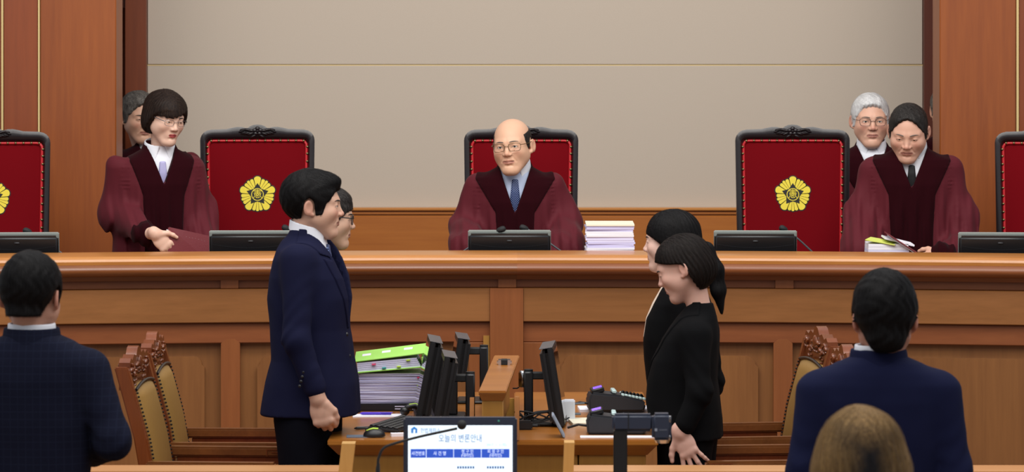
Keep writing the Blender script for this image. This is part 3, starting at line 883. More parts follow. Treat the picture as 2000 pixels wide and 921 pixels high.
# tall pile of paper with a green binder
c = at(762, 800, 17.0)
PX, PY = c.x, 17.1
PZ0 = DZ
t = thing('black_file_box', 'flat black file box under the tall paper pile', 'file', (PX, PY, PZ0))
bm = B(); box(bm, PX - .15, PX + .17, PY - .13, PY + .12, PZ0, PZ0 + .03, .004, 2); obj('cover', bm, 'black_plastic', t)
bm = B()
for i, w_ in enumerate((.05, .03, .06, .04)): box(bm, PX + .02 + (i % 2) * .07, PX + .02 + (i % 2) * .07 + w_, PY - .1321, PY - .1302, PZ0 + .008 + (i // 2) * .01, PZ0 + .0115 + (i // 2) * .01)
obj('lettering', bm, 'paper_edge', t)
top = CAM_Z - (728 + 60) * 17.0 / FPX
n = 11; z = PZ0 + .03; hh = (top - z) / n
rnd = random.Random(5)
for i in range(n):
    t = thing('paper_bundle', 'bound bundle of white paper, number %s up in the tall pile on the left desk' % ('one two three four five six seven eight nine ten eleven'.split()[i]), 'papers', (PX, PY, z), 0, 'paper bundles in the tall pile')
    bm = B(); ox = rnd.uniform(-.006, .006)
    sheets(bm, PX + ox, PY, z, z + hh * .9, .265, .22, 4, .003, .02, i + 20)
    obj('pages', bm, 'paper_edge' if i % 3 else 'paper_edge_2', t, ang=0)
    bm = B(); box(bm, PX + ox - .134, PX + ox + .134, PY - .112, PY + .112, z + hh * .9, z + hh * .985); obj('cover_sheet', bm, 'dark_grey' if i == 9 else 'paper', t, ang=0)
    if i in (4, 6, 8, 9):
        bm = B(); xx = PX + (.11 if i != 8 else .12); box(bm, xx, xx + .014, PY - .118, PY - .1, z + hh * .3, z + hh * .7); obj('index_tab', bm, ('tab_teal', 'tab_pink', 'tab_lime', 'tab_red')[i % 4], t, ang=0)
    z += hh
TB = Matrix.Translation((PX - .13, PY, z)) @ Matrix.Rotation(-math.radians(5), 4, 'Y')
t = thing('green_binder', 'light green binder lying open on top of the tall paper pile', 'binder', (PX, PY, z))
bm = B(); box(bm, 0, .28, -.13, .1, .002, .007, .001, 1, TB); box(bm, .262, .28, -.13, .1, .007, .045, .001, 1, TB); obj('lower_cover', bm, 'binder_green', t, ang=0)
bm = B()
for i in range(5): box(bm, .0, .255 - .003 * i, -.125, .095, .007 + .0075 * i, .0135 + .0075 * i, 0, 1, TB)
obj('pages', bm, 'paper_edge', t, ang=0)
TB2 = TB @ Matrix.Translation((-.01, -.13, .047)) @ Matrix.Rotation(math.radians(4), 4, 'X') @ Matrix.Rotation(-math.radians(2), 4, 'Y')
bm = B(); box(bm, 0, .29, 0, .24, 0, .005, .001, 1, TB2); cv = obj('upper_cover', bm, 'binder_green', t, ang=0)
for x, y in ((.03, .10), (.11, .12), (.2, .13)):
    bm = B(); box(bm, x, x + .035, y, y + .05, .005, .0058, 0, 1, TB2); obj('sticker', bm, 'paper', t, ang=0)
for x, zz, m in ((.06, .03, 'tab_pink'), (.2, .035, 'tab_lime'), (.1, .012, 'tab_teal'), (.16, .012, 'tab_lime')):
    bm = B(); box(bm, x, x + .016, -.134, -.1, zz, zz + .005, 0, 1, TB); obj('index_tab', bm, m, t, ang=0)

def flat(name, label, cat, px, py, w, dp, h, mat, rz=0, z=DZ, group=None):
    d = (CAM_Z - z) * FPX / (py + 60)
    c = at(px, py, d)
    bm = B(); box(bm, -w / 2, w / 2, -dp / 2, dp / 2, 0, h, 0)
    o = obj(name, bm, mat, ang=0); o.location = (c.x, c.y, z); o.rotation_euler = (0, 0, rz)
    return tag(o, label, cat, group)
flat('loose_papers', 'loose white papers under the purple pen', 'papers', 738, 812, .2, .1, .004, 'paper', .03)
c = at(733, 803, (CAM_Z - DZ - .012) * FPX / (812 + 60))
t = thing('ball_pen', 'purple ball pen lying on loose white papers', 'pen', (c.x, c.y, DZ + .004))
y = (CAM_Z - DZ) * FPX / (812 + 60)
bm = B(); tube(bm, [(c.x - .065, y, DZ + .011), (c.x - .055, y, DZ + .011), (c.x + .06, y, DZ + .011)], [.002, .0055, .0055], 10); obj('barrel', bm, 'pen_purple', t)
bm = B(); tube(bm, [(c.x + .02, y - .006, DZ + .015), (c.x + .066, y - .006, DZ + .015)], .0018, 6); obj('clip', bm, 'pen_purple', t)
flat('mouse_pad', 'grey mouse pad at the left desk front edge', 'mouse pad', 705, 852, .11, .08, .003, 'pad_grey', .04)
# mouse
def surf(px, py): d = (CAM_Z - DZ) * FPX / (py + 60); return at(px, py, d)
c = surf(731, 853)
t = thing('computer_mouse', 'black computer mouse with yellow stripes at the desk edge', 'mouse', (c.x, c.y, DZ + .003))
bm = B(); ball(bm, (c.x, c.y, DZ + .006), (.043, .030, .028), 18, 12); 
for v in bm.verts:
    if v.co.z < DZ + .0035: v.co.z = DZ + .0035
obj('shell', bm, 'black_plastic', t, ang=60)
for s in (-1, 1):
    bm = B(); tube(bm, [(c.x - .03, c.y + s * .009, DZ + .0265), (c.x - .005, c.y + s * .011, DZ + .0335), (c.x + .015, c.y + s * .009, DZ + .0325)], .0022, 6); obj('stripe', bm, 'tab_lime', t)
bm = B(); cyl(bm, (c.x - .028, c.y - .004, DZ + .028), (c.x - .028, c.y + .004, DZ + .028), .007, 10); obj('scroll_wheel', bm, 'black_matte', t)
c = surf(712, 838)
t = thing('marker_pen', 'thin black marker pen left of the mouse', 'pen', (c.x, c.y, DZ))
bm = B(); tube(bm, [(c.x - .04, c.y - .01, DZ + .005), (c.x - .03, c.y - .008, DZ + .006), (c.x + .04, c.y + .012, DZ + .006)], [.002, .0055, .005], 8); obj('barrel', bm, 'black_plastic', t)
bm = B(); tube(bm, [(c.x - .03, c.y - .012, DZ + .011), (c.x + .0, c.y - .004, DZ + .011)], .0015, 5); obj('clip', bm, 'gunmetal', t)
# keyboard
c = surf(780, 835)
KM = Matrix.Translation((c.x, c.y + .02, DZ)) @ Matrix.Rotation(math.radians(72), 4, 'Z') @ Matrix.Rotation(math.radians(5), 4, 'X')
t = thing('keyboard', 'black keyboard standing crosswise before the edge-on monitors', 'keyboard', (c.x, c.y + .02, DZ))
bm = B(); box(bm, -.19, .19, -.065, .065, .006, .018, .004, 2, KM); obj('tray', bm, 'dark_grey', t)
K = None
for r in range(5):
    for q in range(18):
        bm_ = None
        if K is None:
            bm_ = B(); box(bm_, -.0085, .0085, -.0095, .0095, 0, .006, .0015)
            K = obj('key', bm_, 'black_plastic', t, world=False)
            k_ = K
        else:
            k_ = K.copy(); COL.objects.link(k_); k_.parent = t
        k_.matrix_local = Matrix.Translation(-Vector((c.x, c.y + .02, DZ))) @ KM @ Matrix.Translation((-.178 + q * .0209, -.048 + r * .024, .018))
flat('folded_note', 'small folded white note by the keyboard at the desk edge', 'paper', 776, 851, .05, .03, .012, 'paper', .2)
# black crumpled cloth / cable bundle left of monitors
def cable(name, label, pts, r, mat='black_matte', cat='cable'):
    bm = B(); tube(bm, pts, r, 6); return tag(obj(name, bm, mat, ang=80), label, cat)
def spline(P, n=8):
    P = [Vector(p) for p in P]; o = []
    Q = [P[0] * 2 - P[1]] + P + [P[-1] * 2 - P[-2]]
    for i in range(1, len(Q) - 2):
        a, b, c_, d_ = Q[i - 1:i + 3]
        for k in range(n):
            u = k / n
            o.append(.5 * ((2 * b) + (c_ - a) * u + (2 * a - 5 * b + 4 * c_ - d_) * u * u + (3 * b - a - 3 * c_ + d_) * u ** 3))
    o.append(P[-1]); return o
c = surf(805, 812)
t = thing('telephone_handset', 'black phone handset by the foot of the paper pile', 'handset', (c.x, c.y, DZ))
bm = B(); tube(bm, spline([(c.x - .03, c.y, DZ + .022), (c.x - .01, c.y, DZ + .038), (c.x + .04, c.y + .01, DZ + .042), (c.x + .06, c.y + .01, DZ + .03)]), .012, 10)
ball(bm, (c.x - .03, c.y, DZ + .02), (.02, .018, .018), 12, 8); ball(bm, (c.x + .06, c.y + .01, DZ + .02), (.02, .018, .018), 12, 8); obj('grip', bm, 'black_plastic', t)
bm = B(); tube(bm, [(c.x - .012, c.y - .006, DZ + .047), (c.x + .04, c.y + .004, DZ + .053)], .003, 6); obj('stripe', bm, 'tab_lime', t)
# tangled cables right of the divider
c = surf(1052, 832)
rnd = random.Random(11)
for q, lab in enumerate(('black cable looped in the tangle, nearest the divider', 'black cable forming the tallest loop of the tangle', 'black cable lying flat under the tangle', 'black cable running from the tangle toward the white box', 'black cable looping beside the leaning tablet')):
    P = []
    ph = rnd.uniform(0, 6)
    for i in range(9):
        a = ph + i * 1.25
        P.append((c.x + rnd.uniform(-.012, .012) + .05 * math.cos(a) * (1 + .2 * q), c.y + .03 * math.sin(a), DZ + .006 + abs(math.sin(a * .7 + q)) * (.055 if q != 2 else .008)))
    if q == 3: P += [(c.x + .09, c.y + .01, DZ + .02), (c.x + .12, c.y + .04, DZ + .03)]
    cable('power_cable', lab, spline(P, 6), .0032, 'black_matte')
c2 = surf(1025, 838)
t = thing('power_adapter', 'black power adapter block left of the cable tangle', 'adapter', (c2.x, c2.y, DZ))
bm = B(); box(bm, c2.x - .04, c2.x + .03, c2.y - .025, c2.y + .025, DZ, DZ + .035, .006, 2); obj('case', bm, 'black_plastic', t)
bm = B(); cyl(bm, (c2.x + .03, c2.y, DZ + .015), (c2.x + .05, c2.y, DZ + .015), .006, 8); obj('strain_relief', bm, 'black_matte', t)
# leaning tablet
c = surf(1100, 852)
t = thing('leaning_tablet', 'thin silver tablet leaning left beside the cables', 'tablet', (c.x, c.y, DZ))
TM = Matrix.Translation((c.x + .005, c.y, DZ)) @ Matrix.Rotation(-math.radians(28), 4, 'Y')
bm = B(); box(bm, -.004, .004, -.06, .06, .002, .1, .003, 2, TM); obj('shell', bm, 'badge_grey', t)
bm = B(); box(bm, -.0055, -.004, -.055, .055, .007, .095, 0, 1, TM); obj('screen', bm, 'lens_glass', t)
# white charger box
c = surf(1112, 822)
t = thing('white_box', 'small upright white box between monitor and steno machines', 'box', (c.x, c.y, DZ))
bm = B(); box(bm, c.x - .027, c.x + .022, c.y - .03, c.y + .03, DZ, DZ + .085, .004, 2); obj('case', bm, 'white_plastic', t)
bm = B(); cyl(bm, (c.x + .022, c.y - .01, DZ + .03), (c.x + .045, c.y - .01, DZ + .03), .005, 8); cyl(bm, (c.x + .022, c.y - .01, DZ + .07), (c.x + .06, c.y - .01, DZ + .072), .004, 8); obj('plug', bm, 'gunmetal', t)
flat('loose_papers', 'cream and white papers between the white box and the front steno machine', 'papers', 1138, 826, .1, .2, .012, 'paper_cream', .1)
flat('loose_papers', 'white papers under the rear steno machine', 'papers', 1200, 800, .29, .16, .01, 'paper', .05)
flat('printed_sheet', 'long white printed sheet at the front edge of the right desk', 'paper', 1210, 853, .30, .06, .003, 'paper', .0)
# stenography machines
def steno(loc, rz, label):
    t = thing('steno_machine', label, 'steno machine', loc, rz, 'stenography machines')
    bm = B()
    P = [(-.115, .0), (-.12, .05), (-.105, .078), (.02, .066), (.1, .046), (.115, .03), (.105, .0)]
    prism(bm, P, -.07, .07)
    bmesh.ops.bevel(bm, geom=list(bm.edges), offset=.008, segments=2, affect='EDGES')
    obj('body', bm, 'steno_body', t, world=False)
    TT = Matrix.Translation((-.075, 0, .073)) @ Matrix.Rotation(math.radians(-14), 4, 'Y')
    bm = B(); box(bm, -.028, .024, -.05, .05, 0, .02, .004, 1, TT); hb = obj('display_hood', bm, 'black_plastic', t, world=False)
    TT2 = TT @ Matrix.Translation((0, -.03, .012)) @ Matrix.Rotation(math.radians(38), 4, 'X') 
    bm = B(); box(bm, -.018, .018, -.015, .013, .004, .009, 0, 1, TT2); obj('display', bm, 'lcd_violet', hb, world=False)
    bm = B(); box(bm, -.03, -.012, -.055, .05, .07, .083, .003, 1, Matrix.Rotation(math.radians(6), 4, 'Y')); obj('space_key', bm, 'steno_key', t, world=False)
    SL = Matrix.Rotation(math.radians(11), 4, 'Y')
    for r in range(2):
        for q in range(7):
            bm = B(); x = .002 + q * .0145
            box(bm, x, x + .012, -.062 + r * .075, -.03 + r * .075, .064, .0735, .002, 1, SL); obj('key', bm, 'steno_key' if (r == 0 or q in (0, 5)) else 'black_plastic', t, world=False)
    bm = B()
    for q in range(6):
        x = .0 + q * .015; tube(bm, spline([(x, -.02, .062), (x + .01, .0, .078), (x + .02, .01, .07), (x + .012, .03, .075)], 4), .005, 6)
    bmesh.ops.transform(bm, matrix=SL, verts=bm.verts); obj('finger_keys', bm, 'black_matte', t, world=False)
    bm = B(); tube(bm, [(-.118, -.02, .03), (-.15, -.02, .034), (-.19, .0, .02)], .005, 6); obj('plug_lead', bm, 'black_matte', t, world=False)
    return t
c = surf(1205, 808); s0 = steno((c.x, c.y + .05, DZ + .011), .06, 'black steno machine with pale keys, farther back on the right desk')
c = surf(1206, 848); dup(s0, (c.x, c.y + .06, DZ), .0, 'black steno machine with pale keys, partly behind the document camera')

# ================================================================== near things: witness table, screen, document camera
tt = thing('witness_table', 'pale wooden witness table with two upright side posts', 'table', (-.18, 13.9, 0))
WZ = .72
bm = B(); box(bm, -.75, .75, 13.42, 14.35, WZ - .03, WZ, .004, 2); obj('table_top', bm, 'rail_wood', tt)
for x in (-.72, .72):
    bm = B(); box(bm, x - .02, x + .02, 13.47, 14.3, 0, WZ - .03); obj('side_panel', bm, 'pale_wood', tt)
bm = B(); box(bm, -.7, .7, 14.25, 14.28, .05, WZ - .03); obj('front_panel', bm, 'desk_panel', tt)
for (xa, ya), (xb, yb), w in (((681, 864), (668, 960), 13), ((1112, 862), (1108, 960), 10)):
    A, Bq = at(xa, ya, 14.3), at(xb, yb, 14.3)
    bm = B(); ww = w * 14.3 / FPX
    v = []
    for y in (14.27, 14.35):
        v.append([bm.verts.new((Bq.x - ww, y, WZ)), bm.verts.new((Bq.x + ww, y, WZ)), bm.verts.new((A.x + ww, y, A.z)), bm.verts.new((A.x - ww, y, A.z))])
    bm.faces.new(v[0]); bm.faces.new(v[1][::-1])
    for q in range(4): bm.faces.new((v[0][q], v[1][q], v[1][(q + 1) % 4], v[0][(q + 1) % 4]))
    obj('side_post', bm, 'pale_wood', tt)
# screen with today's hearing list
ds = 13.75
A, Bq = at(788, 815, ds), at(1010, 815, ds)
Wd = Bq.x - A.x; zc = A.z
H = .30
t = thing('display_screen', 'lit screen listing the day hearing in Korean, front centre', 'monitor', ((A.x + Bq.x) / 2, ds, WZ))
bm = B(); box(bm, A.x, Bq.x, ds, ds + .04, zc - H, zc, .006, 2); obj('bezel', bm, 'bezel', t)
s_ = Wd / 222.0                      # metres per photograph pixel here
def sx(px): return A.x + (px - 788) * s_
def sz(py): return zc - (py - 815) * s_
bm = B(); box(bm, sx(797), sx(1001), ds - .001, ds + .002, zc - H + .02, sz(830)); scr = obj('screen', bm, 'screen_white', t, ang=0)
bm = B()
box(bm, sx(802), sx(995), ds - .002, ds - .001, sz(893), sz(876)); obj('header_row', bm, 'screen_blue', scr, ang=0)
bm = B()
for px in (832.5, 886, 940): box(bm, sx(px - .5), sx(px + .5), ds - .0028, ds - .002, sz(893), sz(876))
obj('rules', bm, 'screen_white', scr, ang=0)
def wr(body, px, py, size, mat, name='lettering', al='CENTER', xs=1.0):
    me = text_mesh(body, size * s_, 0, al)
    me.transform(Matrix.Translation((sx(px), ds - .0032, sz(py))) @ Matrix.Rotation(math.pi / 2, 4, 'X') @ Matrix.Diagonal((xs, 1, 1, 1)))
    return mesh_obj(name, me, mat, scr, ang=0)
wr('헌법재판소', 821, 840.5, 11, 'screen_text', al='LEFT', xs=.78)
wr('오늘의 변론안내', 899, 856, 17, 'screen_text', xs=.75)
wr('2017. 1. 3.(화)', 970, 868, 7, 'screen_faint')
wr('사건번호', 817, 885, 9, 'screen_white', xs=.8)
wr('사 건 명', 859, 885, 9, 'screen_white', xs=.85)
wr('청 구 인', 913, 881, 8, 'screen_white', xs=.9); wr('(대리인)', 913, 888.5, 8, 'screen_white', xs=.9)
wr('피 청 구 인', 968, 881, 8, 'screen_white', xs=.9); wr('(대리인)', 968, 888.5, 8, 'screen_white', xs=.9)
bm = B()
for px_ in list(range(893, 926, 5)) + list(range(951, 986, 5)): box(bm, sx(px_), sx(px_ + 3.4), ds - .003, ds - .0022, sz(914), sz(909.5))
tag(obj('small_print', bm, 'screen_text', scr, ang=0), kind='stuff')
bm = B()
box(bm, sx(803), sx(815), ds - .0025, ds - .001, sz(845), sz(837)); prism(bm, [(sx(802), sz(837)), (sx(816), sz(837)), (sx(809), sz(832))], ds - .0025, ds - .001); obj('court_logo', bm, 'screen_logo', scr, ang=0)
bm = B(); box(bm, sx(807.5), sx(811), ds - .003, ds - .0024, sz(845), sz(838)); obj('logo_door', bm, 'screen_white', scr, ang=0)
bm = B(); ball(bm, (sx(974), ds - .001, sz(821.5)), (.004, .001, .003), 10, 6); obj('badge', bm, 'badge_green', t)
bm = B(); box(bm, (A.x + Bq.x) / 2 - .03, (A.x + Bq.x) / 2 + .03, ds + .02, ds + .06, WZ + .01, zc - .12, .004); box(bm, (A.x + Bq.x) / 2 - .11, (A.x + Bq.x) / 2 + .11, ds - .06, ds + .12, WZ, WZ + .012, .004); obj('stand', bm, 'bezel', t)
# microphone in front of the screen
dm = 13.55
def m(px, py): return at(px, py, dm)
f = m(738, 930); base = Vector((f.x, dm, WZ))
t = thing('table_microphone', 'black gooseneck microphone arching across the lit screen', 'microphone', base)
bm = B(); tube(bm, spline([base + Vector((0, 0, .02)), m(738, 912), m(741, 890), m(750, 874), m(775, 864), m(820, 852), m(870, 841), m(893, 836)], 5), .0042, 8); obj('gooseneck', bm, 'black_matte', t)
bm = B(); tube(bm, [m(738, 930), m(738, 914), m(739, 904)], [.008, .007, .0045], 8); obj('sleeve', bm, 'black_matte', t)
bm = B(); ball(bm, m(902, 829), (.0155, .0155, .0155), 14, 10); obj('foam_windscreen', bm, 'black_matte', t)
bm = B(); cyl(bm, base, base + Vector((0, 0, .025)), .045, 20); obj('base', bm, 'black_plastic', t)
# document camera
dc = 13.75
def q(px, py): return at(px, py, dc)
p = q(1212, 850); base = Vector((p.x, dc, WZ))
t = thing('document_camera', 'dark grey document camera on a post in front of the right desk', 'camera', base)
bm = B(); box(bm, q(1198, 0).x, q(1225, 0).x, dc - .02, dc + .02, WZ + .02, q(0, 838).z, .004, 2); obj('post', bm, 'black_plastic', t)
bm = B(); box(bm, q(1195, 0).x, q(1276, 0).x, dc - .025, dc + .025, q(0, 841).z, q(0, 807).z, .01, 3); obj('arm', bm, 'bezel', t)
bm = B(); box(bm, q(1226, 0).x, q(1228, 0).x, dc - .0255, dc + .0255, q(0, 840).z, q(0, 806.6).z, 0); obj('joint_seam', bm, 'black_matte', t)
bm = B(); box(bm, q(1273, 0).x, q(1311, 0).x, dc - .03, dc + .03, q(0, 858).z, q(0, 806).z, .01, 3); hd = obj('head', bm, 'bezel', t)
bm = B(); cyl(bm, Vector((q(1293, 0).x, dc, q(0, 864).z)), Vector((q(1293, 0).x, dc, q(0, 857).z)), .022, 20, .028); obj('lens', bm, 'chrome', hd)
bm = B(); box(bm, q(1306, 0).x, q(1309.5, 0).x, dc - .031, dc - .028, q(0, 822).z, q(0, 810).z, .001); box(bm, q(1306, 0).x, q(1309, 0).x, dc - .031, dc - .028, q(0, 856).z, q(0, 848).z, .001); obj('bright_trim', bm, 'chrome', hd)
bm = B()
for k_ in range(6): box(bm, q(1287 + k_ * 2.6, 0).x, q(1288.8 + k_ * 2.6, 0).x, dc - .0305, dc - .0295, q(0, 838.4).z, q(0, 835.4).z)
tag(obj('lettering', bm, 'pad_grey', hd, ang=0), kind='stuff')
bm = B(); box(bm, q(1278, 0).x, q(1283, 0).x, dc - .0305, dc - .0295, q(0, 839.5).z, q(0, 834).z); obj('mark', bm, 'badge_grey', hd, ang=0)
bm = B(); box(bm, base.x - .1, base.x + .16, dc - .12, dc + .12, WZ, WZ + .025, .008, 2); obj('base', bm, 'black_plastic', t)

# ================================================================== low rails in front of the lawyers' places
def rail(label, x0, x1):
    t = thing('court_rail', label, 'rail', ((x0 + x1) / 2, 14.7, 0))
    bm = B(); box(bm, x0, x1, 14.62, 14.82, .735, .782, .006, 2); obj('top_rail', bm, 'rail_wood', t)
    n = 4
    for k in range(n):
        a, b = x0 + (x1 - x0) * k / n, x0 + (x1 - x0) * (k + 1) / n
        bm = B(); box(bm, a + .004, b - .004, 14.68, 14.72, .05, .735, .003); obj('panel', bm, 'desk_panel', t)
    for x in (x0 + .03, x1 - .03):
        bm = B(); box(bm, x - .03, x + .03, 14.66, 14.76, 0, .735); obj('post', bm, 'desk_panel', t)
rail('low pale wooden rail in front of the chairs on the left', -2.6, -.60)
rail('low pale wooden rail in front of the chairs on the right', .205, 2.6)
# carved chair tucked at the witness table, only its crest in view
cw = clerk_chair('witness_chair', 'carved gilt-edged chair back at the bottom edge below the lit screen', ((855 - 1000) * 13.05 / FPX, 13.15, -.0), math.radians(180), crest=[(x_, 1.066 + (.012 if abs(x_) < .13 else .004) * abs(math.cos(x_ * 29))) for x_ in np.linspace(.215, -.215, 41)])
cw['group'] = 'chair at the witness table'; cw.scale = (1.12, 1, .915)
for o_ in list(cw.children) + [g_ for c_ in cw.children for g_ in c_.children]:
    if o_.name.split('.')[0] in ('top_rail', 'carving'): o_.data.materials[0] = MATS['pale_wood']
# ================================================================== people: distance-field sculpting
f32 = np.float32
def smin(a, b, k):
    h = np.clip(.5 + .5 * (b - a) / k, 0, 1); return b * (1 - h) + a * h - k * h * (1 - h)
def smax(a, b, k): return -smin(-a, -b, k)
def ell(P, c, r):
    x, y, z = (P[0] - c[0]), (P[1] - c[1]), (P[2] - c[2])
    k0 = np.sqrt((x / r[0]) ** 2 + (y / r[1]) ** 2 + (z / r[2]) ** 2)
    k1 = np.sqrt((x / r[0] ** 2) ** 2 + (y / r[1] ** 2) ** 2 + (z / r[2] ** 2) ** 2) + 1e-9
    return k0 * (k0 - 1) / k1
def sph(P, c, r): return np.sqrt((P[0] - c[0]) ** 2 + (P[1] - c[1]) ** 2 + (P[2] - c[2]) ** 2) - r
def cap(P, a, b, ra, rb=None):
    rb = ra if rb is None else rb
    ba = [b[i] - a[i] for i in range(3)]; L = sum(v * v for v in ba) + 1e-12
    pa = [P[i] - a[i] for i in range(3)]
    h = np.clip((pa[0] * ba[0] + pa[1] * ba[1] + pa[2] * ba[2]) / L, 0, 1)
    return np.sqrt(sum((pa[i] - ba[i] * h) ** 2 for i in range(3))) - (ra + (rb - ra) * h)
def chain(P, pts, rs, k=.01):
    d = None
    for a, b, ra, rb in zip(pts[:-1], pts[1:], rs[:-1], rs[1:]):
        e = cap(P, a, b, ra, rb); d = e if d is None else smin(d, e, k)
    return d
def loft(P, tbl, n=2.4):
    """stack of rounded cross-sections; rows (z, xc, yc, half-width, front depth, back depth)"""
    T = np.array(sorted(tbl), dtype=f32)
    z = P[2]
    xc, yc, w, df, db = (np.interp(z, T[:, 0], T[:, i]).astype(f32) for i in range(1, 6))
    x = np.abs(P[0] - xc) / w; yy = P[1] - yc
    dep = np.where(yy < 0, df, db)
    y = np.abs(yy) / dep
    r = (x ** n + y ** n + 1e-9) ** (1 / n)
    d = (r - 1) * np.minimum(w, dep)
    return np.maximum(d, np.maximum(T[0, 0] - z, z - T[-1, 0]))
def wob(P, s, seed=0.0):
    x, y, z = P
    return (np.sin(x * s * 1.1 + 1.7 * np.sin(y * s * .8 + seed) + seed * 2) + np.sin(z * s * .9 + 1.9 * np.sin(x * s * .7 + seed * 3)) + np.sin(y * s * 1.2 + z * s * .5 + seed * 5)) / 3
def rotm(yaw=0, pitch=0, roll=0):
    """yaw about z, pitch about x (positive looks down), roll about y"""
    return np.array((Matrix.Rotation(math.radians(yaw), 3, 'Z') @ Matrix.Rotation(math.radians(pitch), 3, 'X') @ Matrix.Rotation(math.radians(roll), 3, 'Y')), dtype=f32)
def into(P, c, R, s=1.0):
    """points into a frame with centre c, rotation R (columns = axes), scale s"""
    q = [P[i] - c[i] for i in range(3)]
    return tuple((R[0, j] * q[0] + R[1, j] * q[1] + R[2, j] * q[2]) / s for j in range(3))

def nets(f, lo, hi, h):
    """naive surface nets on a block-sparse grid"""
    Bk = 8
    lo = np.array(lo, dtype=np.float64); hi = np.array(hi, dtype=np.float64)
    nb = np.maximum(1, np.ceil((hi - lo) / (h * Bk)).astype(int))
    n = nb * Bk
    cen = [lo[i] + (np.arange(nb[i]) + .5) * Bk * h - .5 * h for i in range(3)]
    C = np.meshgrid(*cen, indexing='ij')
    dc = f(tuple(c.ravel().astype(f32) for c in C)).reshape(nb)
    keep = np.abs(dc) < Bk * h * 1.9
    D = np.repeat(np.repeat(np.repeat(np.where(dc > 0, 1, -1).astype(f32), Bk, 0), Bk, 1), Bk, 2)
    idx = np.argwhere(keep)
    off = np.stack(np.meshgrid(*[np.arange(Bk)] * 3, indexing='ij'), -1).reshape(-1, 3)
    step = 2500
    for s in range(0, len(idx), step):
        I = (idx[s:s + step, None, :] * Bk + off[None]).reshape(-1, 3)
        v = f(tuple((lo[i] + I[:, i] * h).astype(f32) for i in range(3)))
        D[I[:, 0], I[:, 1], I[:, 2]] = v
    S = D < 0
    c8 = [S[dx:n[0] - 1 + dx, dy:n[1] - 1 + dy, dz:n[2] - 1 + dz] for dx in (0, 1) for dy in (0, 1) for dz in (0, 1)]
    cnt = sum(c.astype(np.int8) for c in c8)
    act = (cnt > 0) & (cnt < 8)
    A = np.argwhere(act)
    if len(A) == 0: return np.zeros((0, 3)), np.zeros((0, 4), int)
    vid = -np.ones(act.shape, dtype=np.int32); vid[act] = np.arange(len(A))
    acc = np.zeros((len(A), 3)); num = np.zeros(len(A))
    cor = [(dx, dy, dz) for dx in (0, 1) for dy in (0, 1) for dz in (0, 1)]
    val = [D[A[:, 0] + c[0], A[:, 1] + c[1], A[:, 2] + c[2]] for c in cor]
    for i in range(8):
        for j in range(i + 1, 8):
            if sum(abs(cor[i][k] - cor[j][k]) for k in range(3)) != 1: continue
            m = (val[i] < 0) != (val[j] < 0)
            t = np.where(m, val[i] / (val[i] - val[j] + 1e-12), 0)
            p = np.array(cor[i])[None] + t[:, None] * (np.array(cor[j]) - np.array(cor[i]))[None]
            acc += np.where(m[:, None], p, 0); num += m
    V = lo + (A + acc / np.maximum(num, 1)[:, None]) * h
    F = []
    for ax in range(3):
        sl0 = [slice(None)] * 3; sl1 = [slice(None)] * 3
        sl0[ax] = slice(0, -1); sl1[ax] = slice(1, None)
        a, b = S[tuple(sl0)], S[tuple(sl1)]
        E = np.argwhere(a != b)
        u, w = (ax + 1) % 3, (ax + 2) % 3
        E = E[(E[:, u] > 0) & (E[:, w] > 0) & (E[:, u] < n[u] - 1) & (E[:, w] < n[w] - 1)]
        if len(E) == 0: continue
        flip = a[E[:, 0], E[:, 1], E[:, 2]]
        q = []
        for du, dw in ((0, 0), (-1, 0), (-1, -1), (0, -1)):
            c = E.copy(); c[:, u] += du; c[:, w] += dw
            q.append(vid[c[:, 0], c[:, 1], c[:, 2]])
        Q = np.stack(q, 1)
        Q[~flip] = Q[~flip][:, ::-1]
        F.append(Q)
    F = np.concatenate(F); F = F[(F >= 0).all(1)]
    return V, F

def np_mesh(name, V, F, col=None):
    me = bpy.data.meshes.new(name)
    me.vertices.add(len(V)); me.vertices.foreach_set('co', np.asarray(V, dtype=f32).ravel())
    me.loops.add(F.size); me.loops.foreach_set('vertex_index', np.asarray(F, dtype=np.int32)[:, ::-1].ravel())
    me.polygons.add(len(F)); me.polygons.foreach_set('loop_start', np.arange(len(F), dtype=np.int32) * 4)
    me.update(calc_edges=True)
    me.polygons.foreach_set('use_smooth', np.ones(len(F), dtype=bool))
    if col is not None:
        a = me.color_attributes.new('tone', 'FLOAT_COLOR', 'POINT')
        c4 = np.ones((len(V), 4), dtype=f32); c4[:, :3] = col
        a.data.foreach_set('color', c4.ravel())
    return me
def part(name, f, lo, hi, h, mat, parent, colf=None):
    V, F = nets(f, lo, hi, h)
    me = np_mesh(name, V, F, colf(V) if colf else None)
    return mesh_obj(name, me, mat, parent, world=False, ang=0)

